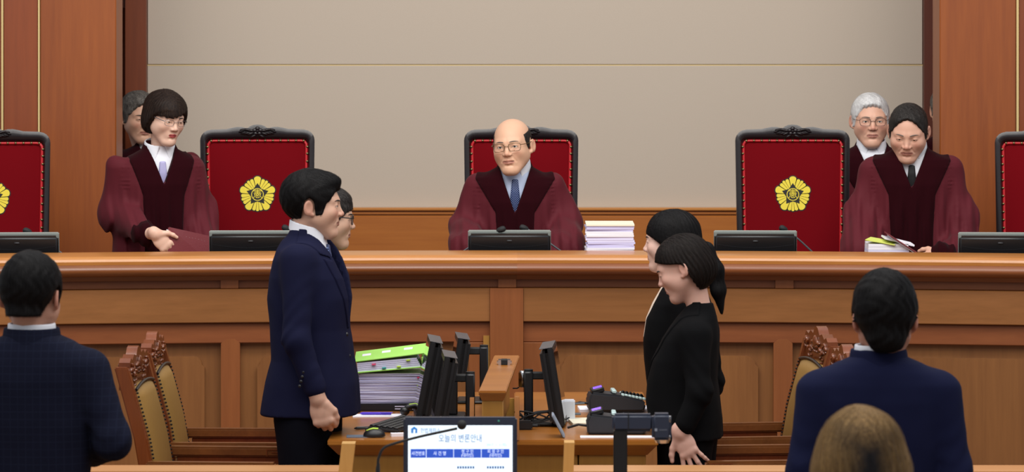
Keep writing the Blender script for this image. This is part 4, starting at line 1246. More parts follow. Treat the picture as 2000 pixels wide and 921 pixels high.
# ------------------------------------------------------------------ materials of people
def skin_mat(name, tint=(1, 1, 1), rough=.5):
    m, nt, b = _new(name)
    at_ = node(nt, 'ShaderNodeVertexColor', layer_name='tone')
    mx = node(nt, 'ShaderNodeMixRGB', blend_type='MULTIPLY'); mx.inputs[0].default_value = 1; mx.inputs[2].default_value = tint + (1,)
    nt.links.new(at_.outputs[0], mx.inputs[1])
    nt.links.new(mx.outputs[0], b.inputs['Base Color'])
    b.inputs['Roughness'].default_value = rough
    b.inputs['Specular IOR Level'].default_value = .4
    b.inputs['Subsurface Weight'].default_value = .12
    b.inputs['Subsurface Radius'].default_value = (.012, .005, .003)
    b.inputs['Subsurface Scale'].default_value = .6
    noise_bump(nt, b, 160, .12, .001)
    return m
skin_mat('skin')
def hair_mat(name, dark, light, rough=.55, stretch=(60, 60, 5), scale=4):
    m, nt, b = _new(name)
    tc = node(nt, 'ShaderNodeTexCoord'); mp = node(nt, 'ShaderNodeMapping'); mp.inputs['Scale'].default_value = stretch
    nt.links.new(tc.outputs['Object'], mp.inputs['Vector'])
    nz = node(nt, 'ShaderNodeTexNoise'); nz.inputs['Scale'].default_value = scale; nz.inputs['Detail'].default_value = 4
    nt.links.new(mp.outputs[0], nz.inputs['Vector'])
    cr = node(nt, 'ShaderNodeValToRGB'); cr.color_ramp.elements[0].position = .35; cr.color_ramp.elements[1].position = .7
    cr.color_ramp.elements[0].color = lin(dark); cr.color_ramp.elements[1].color = lin(light)
    nt.links.new(nz.outputs['Fac'], cr.inputs[0]); nt.links.new(cr.outputs[0], b.inputs['Base Color'])
    b.inputs['Roughness'].default_value = rough
    b.inputs['Specular IOR Level'].default_value = .12
    bp = node(nt, 'ShaderNodeBump'); bp.inputs['Strength'].default_value = .5; bp.inputs['Distance'].default_value = .003
    nt.links.new(nz.outputs['Fac'], bp.inputs['Height']); nt.links.new(bp.outputs[0], b.inputs['Normal'])
    return m
def strand_mat(name, dark, light, rough=.5):
    m, nt, b = _new(name + '_strand')
    g = node(nt, 'ShaderNodeNewGeometry')
    cr = node(nt, 'ShaderNodeValToRGB'); cr.color_ramp.elements[0].color = lin(dark); cr.color_ramp.elements[1].color = lin(light)
    nt.links.new(g.outputs['Random Per Island'], cr.inputs[0]); nt.links.new(cr.outputs[0], b.inputs['Base Color'])
    b.inputs['Roughness'].default_value = rough; b.inputs['Specular IOR Level'].default_value = .16
_hm = hair_mat
def hair_mat(name, dark, light, rough=.6, **kw):
    _hm(name, dark, light, rough, **kw); strand_mat(name, dark, light, .6 if 'black' in name else .5)
hair_mat('hair_black', '#060506', '#141213')
hair_mat('hair_dark_grey', '#161413', '#3c3836')
hair_mat('hair_grey', '#332f2c', '#7a756f')
hair_mat('hair_white', '#b9b8b8', '#e2e1e0', .5)
hair_mat('hair_brown_black', '#0d0a09', '#221a17')
hair_mat('hair_dark_brown', '#171110', '#33261f')
hair_mat('hair_light_brown', '#5a4226', '#a88554', .45)
def middle_dark(name, ztop):
    # long coloured hair: darker middle below the crown, lighter crown and sides
    for nm in (name, name + '_strand'):
        nt = MATS[nm].node_tree; b = nt.nodes['Principled BSDF']
        src = b.inputs['Base Color'].links[0].from_socket
        tc = node(nt, 'ShaderNodeTexCoord'); sp = node(nt, 'ShaderNodeSeparateXYZ'); nt.links.new(tc.outputs['Object'], sp.inputs[0])
        nz = node(nt, 'ShaderNodeTexNoise'); nz.inputs['Scale'].default_value = 22; nt.links.new(tc.outputs['Object'], nz.inputs['Vector'])
        ad = node(nt, 'ShaderNodeMath', operation='MULTIPLY_ADD'); ad.inputs[1].default_value = .05; nt.links.new(nz.outputs['Fac'], ad.inputs[0])
        sh = node(nt, 'ShaderNodeMath', operation='ADD'); sh.inputs[1].default_value = .012; nt.links.new(sp.outputs['X'], sh.inputs[0])
        ab = node(nt, 'ShaderNodeMath', operation='ABSOLUTE'); nt.links.new(sh.outputs[0], ab.inputs[0]); nt.links.new(ab.outputs[0], ad.inputs[2])
        mr = node(nt, 'ShaderNodeMapRange'); mr.inputs[1].default_value = .030; mr.inputs[2].default_value = .125; nt.links.new(ad.outputs[0], mr.inputs[0])
        zr = node(nt, 'ShaderNodeMapRange'); zr.inputs[1].default_value = ztop - .085; zr.inputs[2].default_value = ztop - .005; nt.links.new(sp.outputs['Z'], zr.inputs[0])
        mm = node(nt, 'ShaderNodeMath', operation='MAXIMUM'); nt.links.new(mr.outputs[0], mm.inputs[0]); nt.links.new(zr.outputs[0], mm.inputs[1])
        mx = node(nt, 'ShaderNodeMixRGB'); mx.inputs[1].default_value = lin('#1d1a1c'); nt.links.new(mm.outputs[0], mx.inputs[0]); nt.links.new(src, mx.inputs[2])
        nt.links.new(mx.outputs[0], b.inputs['Base Color'])
plain('brow_dark', '#2a2220', .8)
plain('brow_grey', '#6a605a', .8)
plain('robe_cloth', '#541620', .75, spec=.2, sheen=.04, bump=(500, .12))
plain('robe_velvet', '#25040a', .95, spec=.08, sheen=.03, bump=(300, .1))
plain('shirt_white', '#e6e8f0', .8)
plain('shirt_blue', '#b9c6e2', .8)
plain('tie_lilac', '#a9a6cf', .45, spec=.5)
plain('tie_blue', '#51699c', .5)
plain('tie_black', '#0c0c0f', .6)
plain('suit_navy', '#12142e', .85, spec=.12, sheen=.0, bump=(600, .15))
plain('suit_navy_bright', '#131734', .85, spec=.12, sheen=.0, bump=(600, .15))
plain('suit_black', '#08080a', .9, spec=.1, sheen=.0, bump=(600, .15))
plain('trouser_dark', '#0a0b14', .9, spec=.1)
plain('frame_silver', '#8c8c90', .25, metal=.9)
plain('frame_brown', '#5a4424', .3, metal=.3)
plain('frame_dark', '#1a1a1e', .3)
plain('eye_white', '#cfc6bf', .25)
plain('eye_dark', '#140d0a', .15)
plain('blouse_cream', '#dcc9b8', .8)
plain('lash', '#120c0a', .8)
def tie_dots():
    m, nt, b = _new('tie_navy_dots')
    tc = node(nt, 'ShaderNodeTexCoord'); vo = node(nt, 'ShaderNodeTexVoronoi', voronoi_dimensions='2D'); vo.inputs['Scale'].default_value = 95; vo.inputs['Randomness'].default_value = 0
    sp = node(nt, 'ShaderNodeSeparateXYZ'); cb = node(nt, 'ShaderNodeCombineXYZ')
    ad = node(nt, 'ShaderNodeMath', operation='ADD'); sb = node(nt, 'ShaderNodeMath', operation='SUBTRACT')
    nt.links.new(tc.outputs['Object'], sp.inputs[0])
    for q_ in (ad, sb): nt.links.new(sp.outputs['X'], q_.inputs[0]); nt.links.new(sp.outputs['Z'], q_.inputs[1])
    nt.links.new(ad.outputs[0], cb.inputs[0]); nt.links.new(sb.outputs[0], cb.inputs[1]); nt.links.new(cb.outputs[0], vo.inputs['Vector'])
    cr = node(nt, 'ShaderNodeValToRGB'); cr.color_ramp.elements[0].position = .22; cr.color_ramp.elements[1].position = .3
    cr.color_ramp.elements[0].color = lin('#7f93c4'); cr.color_ramp.elements[1].color = lin('#17244f')
    nt.links.new(vo.outputs['Distance'], cr.inputs[0]); nt.links.new(cr.outputs[0], b.inputs['Base Color']); b.inputs['Roughness'].default_value = .5
tie_dots()
def check_suit():
    m, nt, b = _new('suit_check')
    tc = node(nt, 'ShaderNodeTexCoord'); sp = node(nt, 'ShaderNodeSeparateXYZ'); nt.links.new(tc.outputs['Object'], sp.inputs[0])
    last = None
    for ax in ('X', 'Z'):
        mu = node(nt, 'ShaderNodeMath', operation='MULTIPLY'); mu.inputs[1].default_value = 42
        nt.links.new(sp.outputs[ax], mu.inputs[0])
        fr = node(nt, 'ShaderNodeMath', operation='FRACT'); nt.links.new(mu.outputs[0], fr.inputs[0])
        gt = node(nt, 'ShaderNodeMath', operation='GREATER_THAN'); gt.inputs[1].default_value = .88; nt.links.new(fr.outputs[0], gt.inputs[0])
        if last is None: last = gt
        else:
            mxm = node(nt, 'ShaderNodeMath', operation='MAXIMUM'); nt.links.new(last.outputs[0], mxm.inputs[0]); nt.links.new(gt.outputs[0], mxm.inputs[1]); last = mxm
    mx = node(nt, 'ShaderNodeMixRGB'); mx.inputs[1].default_value = lin('#151829'); mx.inputs[2].default_value = lin('#1a1e30')
    nt.links.new(last.outputs[0], mx.inputs[0]); nt.links.new(mx.outputs[0], b.inputs['Base Color'])
    b.inputs['Roughness'].default_value = .9; b.inputs['Specular IOR Level'].default_value = .1
check_suit()
def lens_mat():
    m, nt, b = _new('spectacle_lens')
    tr = node(nt, 'ShaderNodeBsdfTransparent'); gl = node(nt, 'ShaderNodeBsdfGlossy'); gl.inputs['Roughness'].default_value = .05
    mx = node(nt, 'ShaderNodeMixShader'); mx.inputs[0].default_value = .05
    nt.links.new(tr.outputs[0], mx.inputs[1]); nt.links.new(gl.outputs[0], mx.inputs[2])
    nt.links.new(mx.outputs[0], nt.nodes['Material Output'].inputs[0])
lens_mat()

# ------------------------------------------------------------------ head
EYE = (.0315, -.0735, .006)
def head_sdf(P, o):
    """head-local: face toward -y, z up, chin at -0.115, crown at +0.115"""
    x, y, z = P
    ax = np.abs(x)
    A = (ax, y, z)
    fat = o.get('fat', 0.0); jaw = o.get('jaw', 1.0)
    d = ell(P, (0, .014, .034), (.0765 + fat * .3, .096, .082))
    d = smin(d, ell(P, (0, -.024, -.018), (.066 + fat, .066, .082)), .03)
    d = smin(d, cap(P, (0, -.035, -.045), (0, -.058, -.088), .048 * jaw + fat, .027 * jaw + fat * .5), .025)
    d = smin(d, cap(A, (.052 * jaw + fat * .6, .0, -.045), (.018, -.062, -.094), .018 + fat * .6, .017), .028)     # jaw line
    d = smin(d, ell(A, (.040 + fat * .4, -.058, -.020), (.024, .022, .020)), .022)                                    # cheekbones
    d = smin(d, ell(A, (.046, -.030, -.036), (.024, .030, .030)), .02)                                              # cheek filling
    d = smin(d, cap(A, (.010, -.0805, .024), (.044, -.064, .024), .009, .007), .018)                            # brow
    d = smax(d, -ell(A, (.032, -.098, .006), (.019, .0125, .0110)), .012)                                          # eye sockets
    d = smin(d, cap(P, (0, -.079, .016), (0, -.100, -.022), .0075, .0095), .012)                              # nose
    d = smin(d, sph(P, (0, -.1010, -.0235), .0088), .006)
    d = smin(d, ell(A, (.0125, -.0915, -.027), (.0085, .011, .0075)), .007)
    d = smax(d, -ell(A, (.0062, -.098, -.0345), (.0036, .006, .004)), .003)
    # muzzle, lips
    d = smin(d, ell(P, (0, -.070, -.055), (.030, .020, .022)), .018)
    mw = o.get('mouth', .0250)
    d = smin(d, cap(A, (0, -.0905, -.0525), (mw, -.0795, -.0550), .0052, .002), .005)
    d = smin(d, cap(A, (0, -.0895, -.0625), (mw * .8, -.0800, -.059), .0062, .003), .005)
    d = smax(d, -cap(A, (0, -.0965, -.0572 + o.get('smile', 0)), (mw, -.0835, -.0548), .0015 + o.get('open', 0), .001), .003)
    d = smax(d, -cap(A, (0, -.092, -.074), (.012, -.088, -.073), .0035), .008)                                      # under the lip
    d = smin(d, sph(P, (0, -.074, -.094), .0165), .014)                                                              # chin
    nl = o.get('folds', .35)
    if nl: d = smax(d, -cap(A, (.0175, -.0935, -.030), (.034, -.0795, -.058), .0022 * nl, .0014 * nl), .007)              # folds beside the nose
    # eyelids: a ball with a slit
    ep = (ax - EYE[0], y - EYE[1], z - EYE[2])
    lid = np.sqrt(ep[0] ** 2 + ep[1] ** 2 + ep[2] ** 2) - .0140
    op = o.get('eye', .0032)
    slit = np.abs(ep[2] + .0006 + ep[0] * -.08 + (ep[0] ** 2) * 14) - op * np.clip(1 - (ep[0] / .0145) ** 2, 0, 1)
    slit = np.maximum(slit, ep[1] + .002)
    if op > 0: lid = smax(lid, -slit, .0015)
    d = smin(d, lid, .003)
    if o.get('bags', 0): d = smax(d, -cap(A, (.022, -.087, -.0125), (.042, -.077, -.010), .0016), .004)
    # ears
    E_ = (ax - .30 * (y - .004), y, z)
    e = ell(E_, (.0800 + fat * .5, .018, -.004), (.0080, .018, .029))
    e = smax(e, -ell(E_, (.0890 + fat * .5, .015, .0), (.0065, .012, .019)), .004)
    e = smin(e, sph(A, (.078 + fat * .4, .004, -.027), .0085), .006)
    d = smin(d, e, .006)
    return d

def head_tone(L, o):
    """skin colour by place on the head (lips, blush, shaved chin)"""
    x, y, z = L
    ax = np.abs(x)
    base = np.array(lin(o.get('skin', '#c99a80'))[:3])
    col = np.tile(base, (len(x), 1))
    def blend(m, c, a):
        m = np.clip(m, 0, 1)[:, None] * a
        return col * (1 - m) + np.array(lin(c)[:3]) * m
    red = np.exp(-(((ax - .042) / .018) ** 2 + ((z + .022) / .018) ** 2)) * (y < -.03) + np.exp(-((ax / .014) ** 2 + ((z + .024) / .012) ** 2)) * (y < -.085) + ((ax > .080) & (y > 0)) * .7
    col = blend(red, o.get('blush', '#b8695a'), o.get('red', .28))
    mw = o.get('mouth', .0250)
    lipm = ((np.abs(z + .0575) < .0095 * np.sqrt(np.clip(1 - (ax / (mw * 1.08)) ** 2, 0, 1))) & (y < -.078)).astype(float)
    col = blend(lipm, o.get('lips', '#a25a52'), o.get('lipa', .65))
    line = np.exp(-((z + .0572 - o.get('smile', 0) - .0024 * (ax / mw) ** 2) / .0016) ** 2) * (ax < mw) * (y < -.075)
    col = blend(line, '#4a1c1a', .8)
    lash = np.exp(-(((ax - EYE[0]) / .015) ** 8)) * np.exp(-((z - EYE[2] - o.get('eye', .0032) * np.clip(1 - ((ax - EYE[0]) / .0145) ** 2, 0, 1) + .0008 + 14 * (ax - EYE[0]) ** 2) / .0016) ** 2) * (y < -.06)
    col = blend(lash, '#1a110e', .85)
    if o.get('beard'): 
        bd = np.clip((-z - .045) / .02, 0, 1) * (y < -.02) * (1 - lipm)
        col = blend(bd, '#8c7a70', o['beard'])
    return col

def hair_line(y, pts):
    ys = [p[0] for p in pts]; zs = [p[1] for p in pts]
    return np.interp(y, ys, zs).astype(f32)

# each style returns hair distance in head-local coordinates
MEN_LINE = [(-.13, .078), (-.085, .074), (-.064, .052), (-.052, .028), (-.040, .022), (-.026, -.02), (-.006, -.026), (.002, .022), (.018, .033), (.036, .022), (.044, -.03), (.058, -.068), (.13, -.085)]
def hair_short(P, o):
    x, y, z = P; ax = np.abs(x)
    th = o.get('thick', .010)
    top = o.get('top', .012)
    close = head_sdf(P, o['ho']) - o.get('close', .0045)
    if o.get('bare'):
        d = close
    else:
        d = ell(P, (0, .016, .036), (.0785 + th, .098 + th, .083 + top))
        d = smin(d, ell(P, (0, -.03, .075 + top * .4), (.056, .052, .034 + top * .3)), .02)
        d = smin(d, close, .006)
        if 'nape' in o: d = smin(d, ell(P, (0, .052, -.055), (.056, .050, o['nape'])), .02)
        if 'sweep' in o:
            q = o['sweep']; d = smin(d, ell(P, q[:3], q[3:]), .018)
        d = d + .0018 * np.sin(x * 150 + y * 130 + 2 * np.sin(z * 90)) * o.get('rough', .45) + .0025 * wob(P, 75, 2) * o.get('rough', .45)
    pts = o.get('line', MEN_LINE)
    zl = hair_line(y, pts) + .003 * np.sin(x * 330 + 1.0) * (y < -.03)
    if 'bald' in o:                                     # receding: line climbs toward the middle
        b = o['bald']; zl = zl + b[0] * np.clip(1 - (ax / b[1]) ** 2, 0, 1) * (y < b[2])
    if 'temple' in o:
        zl = zl + o['temple'] * np.exp(-((ax - .045) / .014) ** 2) * (y < -.02)
    cut = (zl - z) * .75
    if 'crown' in o:                                   # bare crown: hair only below this height
        cut = np.maximum(cut, (z - o['crown'] - (y - .02) * .25) * .8)
    return smax(d, cut, .006)
def hair_bob(P, o):
    x, y, z = P; ax = np.abs(x)
    v = o.get('vol', .016)
    d = ell(P, (0, .014, .034), (.080 + v, .100 + v, .086 + v * .8))
    d = smin(d, ell(P, (0, o.get('low_y', .022), -.028), (.078 + v * o.get('flare', 1.0), .086 + v * o.get('flare', 1.0), .078)), .04)
    if 'bottom2' in o: d = smin(d, cap(P, (0, .03, -.03), (0, .05, o['bottom2']), .09 + v, .105 + v), .04)
    th = np.arctan2(x, -y)
    d = d + .0012 * np.sin(th * 40 + 3 * np.sin(z * 26)) + .0035 * wob(P, 38, 1)
    bot = o.get('bottom', -.088)
    d = smax(d, (bot + o.get('slope', .0) * y - z) * .8 + .003 * np.sin(th * 30), .014)
    if 'side' in o:                                    # front edge of the hair seen from the side: (z, y) pairs
        zs_, ys_ = zip(*o['side'])
        yl = np.interp(z, zs_, ys_).astype(f32) + .002 * np.sin(z * 240 + x * 100)
        if 'side_x' in o: yl = yl - o['side_x'] * np.clip(x / .06, -1, 1)
        d = smax(d, (yl - y) * .75, .008)
    else:
        fo = ell(P, (o.get('part', 0), -.130, -.050), (o.get('open', .064), .108, o.get('oh', .112)))
        d = smax(d, -fo, .010)
    fr = o.get('fringe')
    if fr is not None:
        f = ell(P, (0, -.016, .034), (.0815, .0895, .081)); f = np.maximum(f, -ell(P, (0, -.012, .03), (.072, .080, .072)))
        lim = fr[0] + fr[1] * x + fr[2] * x * x + .004 * np.sin(x * 300)
        f = np.maximum(f, np.maximum((lim - z) * .8, y + .02))
        d = smin(d, f, .012)
    return d
def hair_pony(P, o):
    d = hair_bob(P, dict(o, bottom=-.02, vol=.010, slope=-.55))
    x, y, z = P
    tail = chain(P, [(0, .100, -.010), (0, .140, -.040), (0, .170, -.12), (0, .180, -.20), (0, .186, -.29)], [.018, .030, .034, .028, .006], .02)
    return smin(d, tail + .002 * wob(P, 60, 1), .012)
def flow_short(q, o):
    c = np.array(o.get('whorl', (.012, .055, .112)))
    v = q - c; v[:, 2] -= .02
    v[:, 0] += o.get('comb', 0.0) * (q[:, 2] > .05)
    fr = (q[:, 1] < .02) & (q[:, 2] > .06)
    v[fr] += np.array(o.get('front', (.05, -.08, .02)))
    return v
def flow_bob(q, o):
    v = np.zeros_like(q); part = o.get('part', 0.0)
    up = np.clip((q[:, 2] - .02) / .08, 0, 1)
    v[:, 0] = np.sign(q[:, 0] - part) * up * .8
    v[:, 1] = .25 * (q[:, 1] > 0) + o.get('back', .3) * up
    v[:, 2] = -1.0 + .3 * up
    return v
def flow_pony(q, o):
    v = np.array((0, .105, -.01)) - q
    t = q[:, 1] > .095
    v[t] = np.array((0, .12, -1.0)); return v
FLOWS = {'short': flow_short, 'bob': flow_bob, 'pony': flow_pony}
STYLES = {'short': hair_short, 'bob': hair_bob, 'pony': hair_pony}

# ------------------------------------------------------------------ hands
def hand_sdf(P, o):
    """hand-local: wrist at the origin, fingers toward -z, back of the hand toward -y, thumb toward +x"""
    d = cap(P, (0, 0, o.get('stub', .015)), (0, 0, .0), .026, .025)
    palm = ell(P, (0.0, .0, -.050), (.042, .0165, .056))
    d = smin(d, palm, .02)
    d = smin(d, cap(P, (-.026, 0, -.085), (.026, 0, -.088), .012), .012)
    curl = o.get('curl', (15, 20, 15)); spread = o.get('spread', 4)
    base = [(.030, -.086), (.011, -.094), (-.010, -.092), (-.029, -.084)]
    lens = [(.040, .024, .020), (.044, .028, .022), (.041, .026, .021), (.032, .020, .018)]
    for k, ((bx, bz_), ls) in enumerate(zip(base, lens)):
        c = curl[k] if isinstance(curl[0], (tuple, list)) else curl
        a = 0.0; sp = math.radians(spread * (1.5 - k))
        p = Vector((bx, 0, bz_)); pts = [tuple(p)]
        for L, cc in zip(ls, c):
            a += math.radians(cc)
            p = p + Vector((math.sin(sp) * math.cos(a), math.sin(a), -math.cos(sp) * math.cos(a))) * L
            pts.append(tuple(p))
        r = .0092 if k < 3 else .0080
        e = chain(P, pts, [r * 1.08, r, r * .93, r * .82], .004)
        d = smin(d, e, .006)
    tb = o.get('thumb', ((.026, .002, -.025), (.052, .006, -.052), (.062, .012, -.078), (.064, .02, -.098)))
    e = chain(P, list(tb), [.017, .0125, .0105, .0085], .006)
    return smin(d, e, .010)

# ------------------------------------------------------------------ a person
class Person:
    def __init__(s, label, px, d, floor, face, group=None):
        """px: image column of the feet, d: distance, face: turn about z (0 looks at the camera)"""
        p = at(px, 0, d)
        s.d = d; s.floor = floor; s.rz = math.radians(face)
        s.root = thing('person', label, 'person', (p.x, d, floor), s.rz, group)
        s.M = ROOT[s.root.name]; s.Mi = s.M.inverted()
        s.skin = []     # (sdf, lo, hi, step, tone function)
    def loc(s, px, py, dd=0.0):
        """local point for an image pixel, dd metres nearer (-) or farther (+) than the person"""
        return s.Mi @ at(px, py, s.d + dd)
    def head(s, px, py, dd=0, yaw=0, pitch=0, roll=0, scale=1.08, neck=None, **o):
        """yaw is against the body; neck: base point of the neck in local coordinates"""
        c = s.loc(px, py, dd); s.hc = c; s.hR = rotm(yaw, pitch, roll); s.hs = scale; s.ho = o
        R, k = s.hR, scale
        nb = Vector(R @ np.array((0, .022, -.055), dtype=f32)) * k + c
        nk = Vector(neck) if neck is not None else Vector((c.x * .5, c.y + .03, c.z - .24))
        s.nb = nk
        nr = o.get('neck_r', .052)
        def f(P):
            d = head_sdf(into(P, c, R, k), o) * k
            n = cap(P, tuple(nb), tuple(nk), nr, nr * 1.08)
            d = smin(d, n, .022)
            ch = o.get('chest', (.115, .062, .05)); n2 = ell(P, (nk.x, nk.y + o.get('chest_y', .0), nk.z - .055), ch)
            return smin(d, n2, .035)
        lo = [min(c[i] - .155, nk[i] - .14) for i in range(3)]; hi = [max(c[i] + .155, nk[i] + .14) for i in range(3)]
        lo[2] = nk.z - .10; hi[2] = c.z + .15
        def tone(V):
            return head_tone(into(tuple(V.T.astype(np.float64)), c, R.astype(np.float64), k), o)
        s.skin.append((f, lo, hi, o.get('step', .0034), tone))
        # eyes
        if o.get('eye', .0032) > 0:
            for sg in (-1, 1):
                e = Vector(R @ np.array((sg * EYE[0], EYE[1], EYE[2]), dtype=f32)) * k + c
                g = math.radians(o.get('gaze', 0)); gv = math.radians(o.get('gazev', 0))
                dirv = Vector(R @ np.array((math.sin(g), -math.cos(g) * math.cos(gv), math.sin(gv)), dtype=f32))
                bm = B(); ball(bm, e, .0128 * k, 16, 12); ob = obj('eye', bm, 'eye_white', s.root, world=False, ang=80)
                bm = B(); ball(bm, e + dirv * .0076 * k, .0064 * k, 12, 8); obj('iris', bm, 'eye_dark', ob, world=False, ang=80)
        # eyebrows
        if o.get('brow', True):
            for sg in (-1, 1):
                bm = B(); pts = []
                lift = o.get('brow_z', .024)
                for t_ in range(7):
                    u = t_ / 6; bx = .013 + .036 * u
                    by = -.0885 + .034 * u ** 2 + .002; bz_ = lift + .004 * math.sin(u * 2.6) - .003 * u
                    ys_ = np.linspace(-.12, -.02, 201).astype(f32)
                    dv = head_sdf((np.full_like(ys_, bx), ys_, np.full_like(ys_, bz_)), o)
                    by = float(ys_[np.argmax(dv < .0004)])
                    pts.append(Vector(R @ np.array((sg * bx, by, bz_), dtype=f32)) * k + c)
                bw = o.get('brow_w', 1.0)
                tube(bm, pts, [.0016 * bw, .0026 * bw, .0028 * bw, .0028 * bw, .0024 * bw, .0016 * bw, .0008], 6)
                obj('eyebrow', bm, o.get('brow_mat', 'brow_dark'), s.root, world=False, ang=80)
        return s
    def hair(s, style, mat, step=.0040, low=.16, strands=2200, slen=.045, swid=.0011, **o):
        c, R, k = s.hc, s.hR, s.hs
        f0 = STYLES[style]; o['ho'] = s.ho
        def f(P): return f0(into(P, c, R, k), o) * k
        e = .17 * k if style != 'pony' else .22 * k
        lo = (c.x - e, c.y - e, c.z - (low if style != 'pony' else .36)); hi = (c.x + e, c.y + e, c.z + e)
        V, F = nets(f, lo, hi, step)
        h = mesh_obj('hair', np_mesh('hair', V, F), mat, s.root, world=False, ang=0)
        if strands:
            rg = np.random.RandomState(int(abs(c.x * 1e4)) % 9999 + 5)
            R64 = R.astype(np.float64)
            W = V[rg.randint(0, len(V), strands)]
            L = (W - np.array(c)) @ R64 / k                       # head-local
            g0 = lambda q: f0(tuple(q.T.astype(f32)), o).astype(np.float64)
            def grad(q, e_=.002):
                return np.stack([g0(q + np.eye(3)[i] * e_) - g0(q - np.eye(3)[i] * e_) for i in range(3)], 1)
            ns = 6; ln = slen * rg.uniform(.6, 1.25, (strands, 1)); off = rg.uniform(-.0006, .0016, strands)
            jit = rg.normal(0, 1, (strands, 3)) * o.get('messy', .18)
            pts = []; q = L.copy()
            for i in range(ns + 1):
                n = grad(q); n /= np.linalg.norm(n, axis=1, keepdims=True) + 1e-9
                if i < ns - 1: q = q - n * np.clip(g0(q) - off - .0006 * (i == ns), -.006, .006)[:, None] * (.9 if i < 4 else .4)
                v = FLOWS[style](q.copy(), o); v = v / (np.linalg.norm(v, axis=1, keepdims=True) + 1e-9) + jit
                v = v - n * (v * n).sum(1, keepdims=True); v /= np.linalg.norm(v, axis=1, keepdims=True) + 1e-9
                sd = np.cross(n, v); wd = swid * (1 - (i / ns) ** 2 * .85)
                pts.append((q - sd * wd / 2, q + sd * wd / 2))
                q = q + v * ln / ns
            A_ = np.stack([np.stack(p_, 1) for p_ in pts], 1)                       # strand, step, side
            far = np.max([g0(A_[:, i_, 0]) for i_ in range(ns + 1)], axis=0)       # strands that stray off the hair are dropped
            A_ = A_[far < o.get('stray', .0045)]; strands = len(A_); A_ = A_.reshape(-1, 3)
            A_ = A_ * k @ R64.T + np.array(c)
            i0 = (np.arange(strands)[:, None] * (ns + 1) + np.arange(ns)[None]).ravel() * 2
            Q = np.stack([i0, i0 + 1, i0 + 3, i0 + 2], 1)
            st = mesh_obj('strands', np_mesh('strands', A_, Q), mat + '_strand', h, world=False, ang=0)
            tag(st, kind='stuff')
        return s
    def glasses(s, mat, w=.024, h=.017, r=.0011, y=-.098, z=.004, rim=True, n=4.0, temple_r=None, gap=.0345):
        c, R, k = s.hc, s.hR, s.hs
        W = lambda p: Vector(R @ np.array(p, dtype=f32)) * k + c
        bm = B()
        for sg in (-1, 1):
            pts = []
            for i in range(28):
                a = 2 * math.pi * i / 28
                cx = math.copysign(abs(math.cos(a)) ** (2 / n), math.cos(a)) * w; cz = math.copysign(abs(math.sin(a)) ** (2 / n), math.sin(a)) * h
                if cz < 0: cx *= .93
                xx = gap + cx
                pts.append(W((sg * xx, y + 1.6 * max(0, xx - .02) ** 2 * 4, z + cz)))
            pts.append(pts[0]); tube(bm, pts, r * k, 6, caps=False)
            hx = gap + w
            tr = temple_r or r
            tube(bm, [W((sg * hx, y + .006, z + h * .5)), W((sg * (hx + .008), y + .014, z + h * .5)), W((sg * .0805, -.03, z + .008)), W((sg * .083, .01, z + .012)), W((sg * .082, .035, z - .008))], [tr * k * 1.1, tr * k * 1.2, tr * k, tr * k, tr * k], 6)
        tube(bm, [W((-(gap - w), y + .001, z + .004)), W((0, y - .004, z + .007)), W((gap - w, y + .001, z + .004))], r * k, 6)
        g = obj('glasses', bm, mat, s.root, world=False, ang=80)
        for sg in (-1, 1):
            bm = B(); vs = []
            for i in range(20):
                a = 2 * math.pi * i / 20
                cx = math.copysign(abs(math.cos(a)) ** (2 / n), math.cos(a)) * w; cz = math.copysign(abs(math.sin(a)) ** (2 / n), math.sin(a)) * h
                xx = gap + cx; vs.append(bm.verts.new(W((sg * xx, y + 1.6 * max(0, xx - .02) ** 2 * 4, z + cz))))
            bm.faces.new(vs); obj('lens', bm, 'spectacle_lens', g, world=False, ang=0)
        return s
    def hand(s, wrist, R, scale=1.0, mirror=False, elbow=None, **o):
        w = Vector(wrist)
        def f(P):
            q = into(P, w, R, scale)
            if mirror: q = (-q[0], q[1], q[2])
            d = hand_sdf(q, o) * scale
            if elbow is not None: d = smin(d, cap(P, tuple(w), tuple(elbow), .026, .032), .015)
            return d
        ex = [abs(a) for a in (0, 0, 0)]
        lo = w - Vector((.2, .2, .2)); hi = w + Vector((.2, .2, .2))
        base = np.array(lin(o.get('skin', s.ho.get('skin', '#c99a80')))[:3])
        s.skin.append((f, lo, hi, .003, lambda V: np.tile(base, (len(V), 1)) * (1 - .12 * np.clip(wob(tuple(V.T), 160, 3), 0, 1))[:, None] * np.array((1, .97, .96))))
        return s
    def body(s, f, lo, hi, step=.02):
        s.skin.append((f, lo, hi, step, lambda V: np.tile(np.array(lin(s.ho.get('skin', '#c99a80'))[:3]), (len(V), 1)))); return s
    def finish(s):
        Vs, Fs, Cs = [], [], []; n = 0
        for f, lo, hi, h, tone in s.skin:
            V, F = nets(f, lo, hi, h); Vs.append(V); Fs.append(F + n); Cs.append(tone(V)); n += len(V)
        me = np_mesh('body', np.concatenate(Vs), np.concatenate(Fs), np.concatenate(Cs))
        return mesh_obj('body', me, 'skin', s.root, world=False, ang=0)
    def garment(s, name, f, lo, hi, step, mat, parent=None): return part(name, f, lo, hi, step, mat, parent or s.root)

def poly2(u, v, pts):
    """signed distance to a convex polygon given counter-clockwise"""
    d = None
    for (x0, y0), (x1, y1) in zip(pts, pts[1:] + pts[:1]):
        L = math.hypot(x1 - x0, y1 - y0)
        e = ((u - x0) * (y1 - y0) - (v - y0) * (x1 - x0)) / L
        d = e if d is None else np.maximum(d, e)
    return d
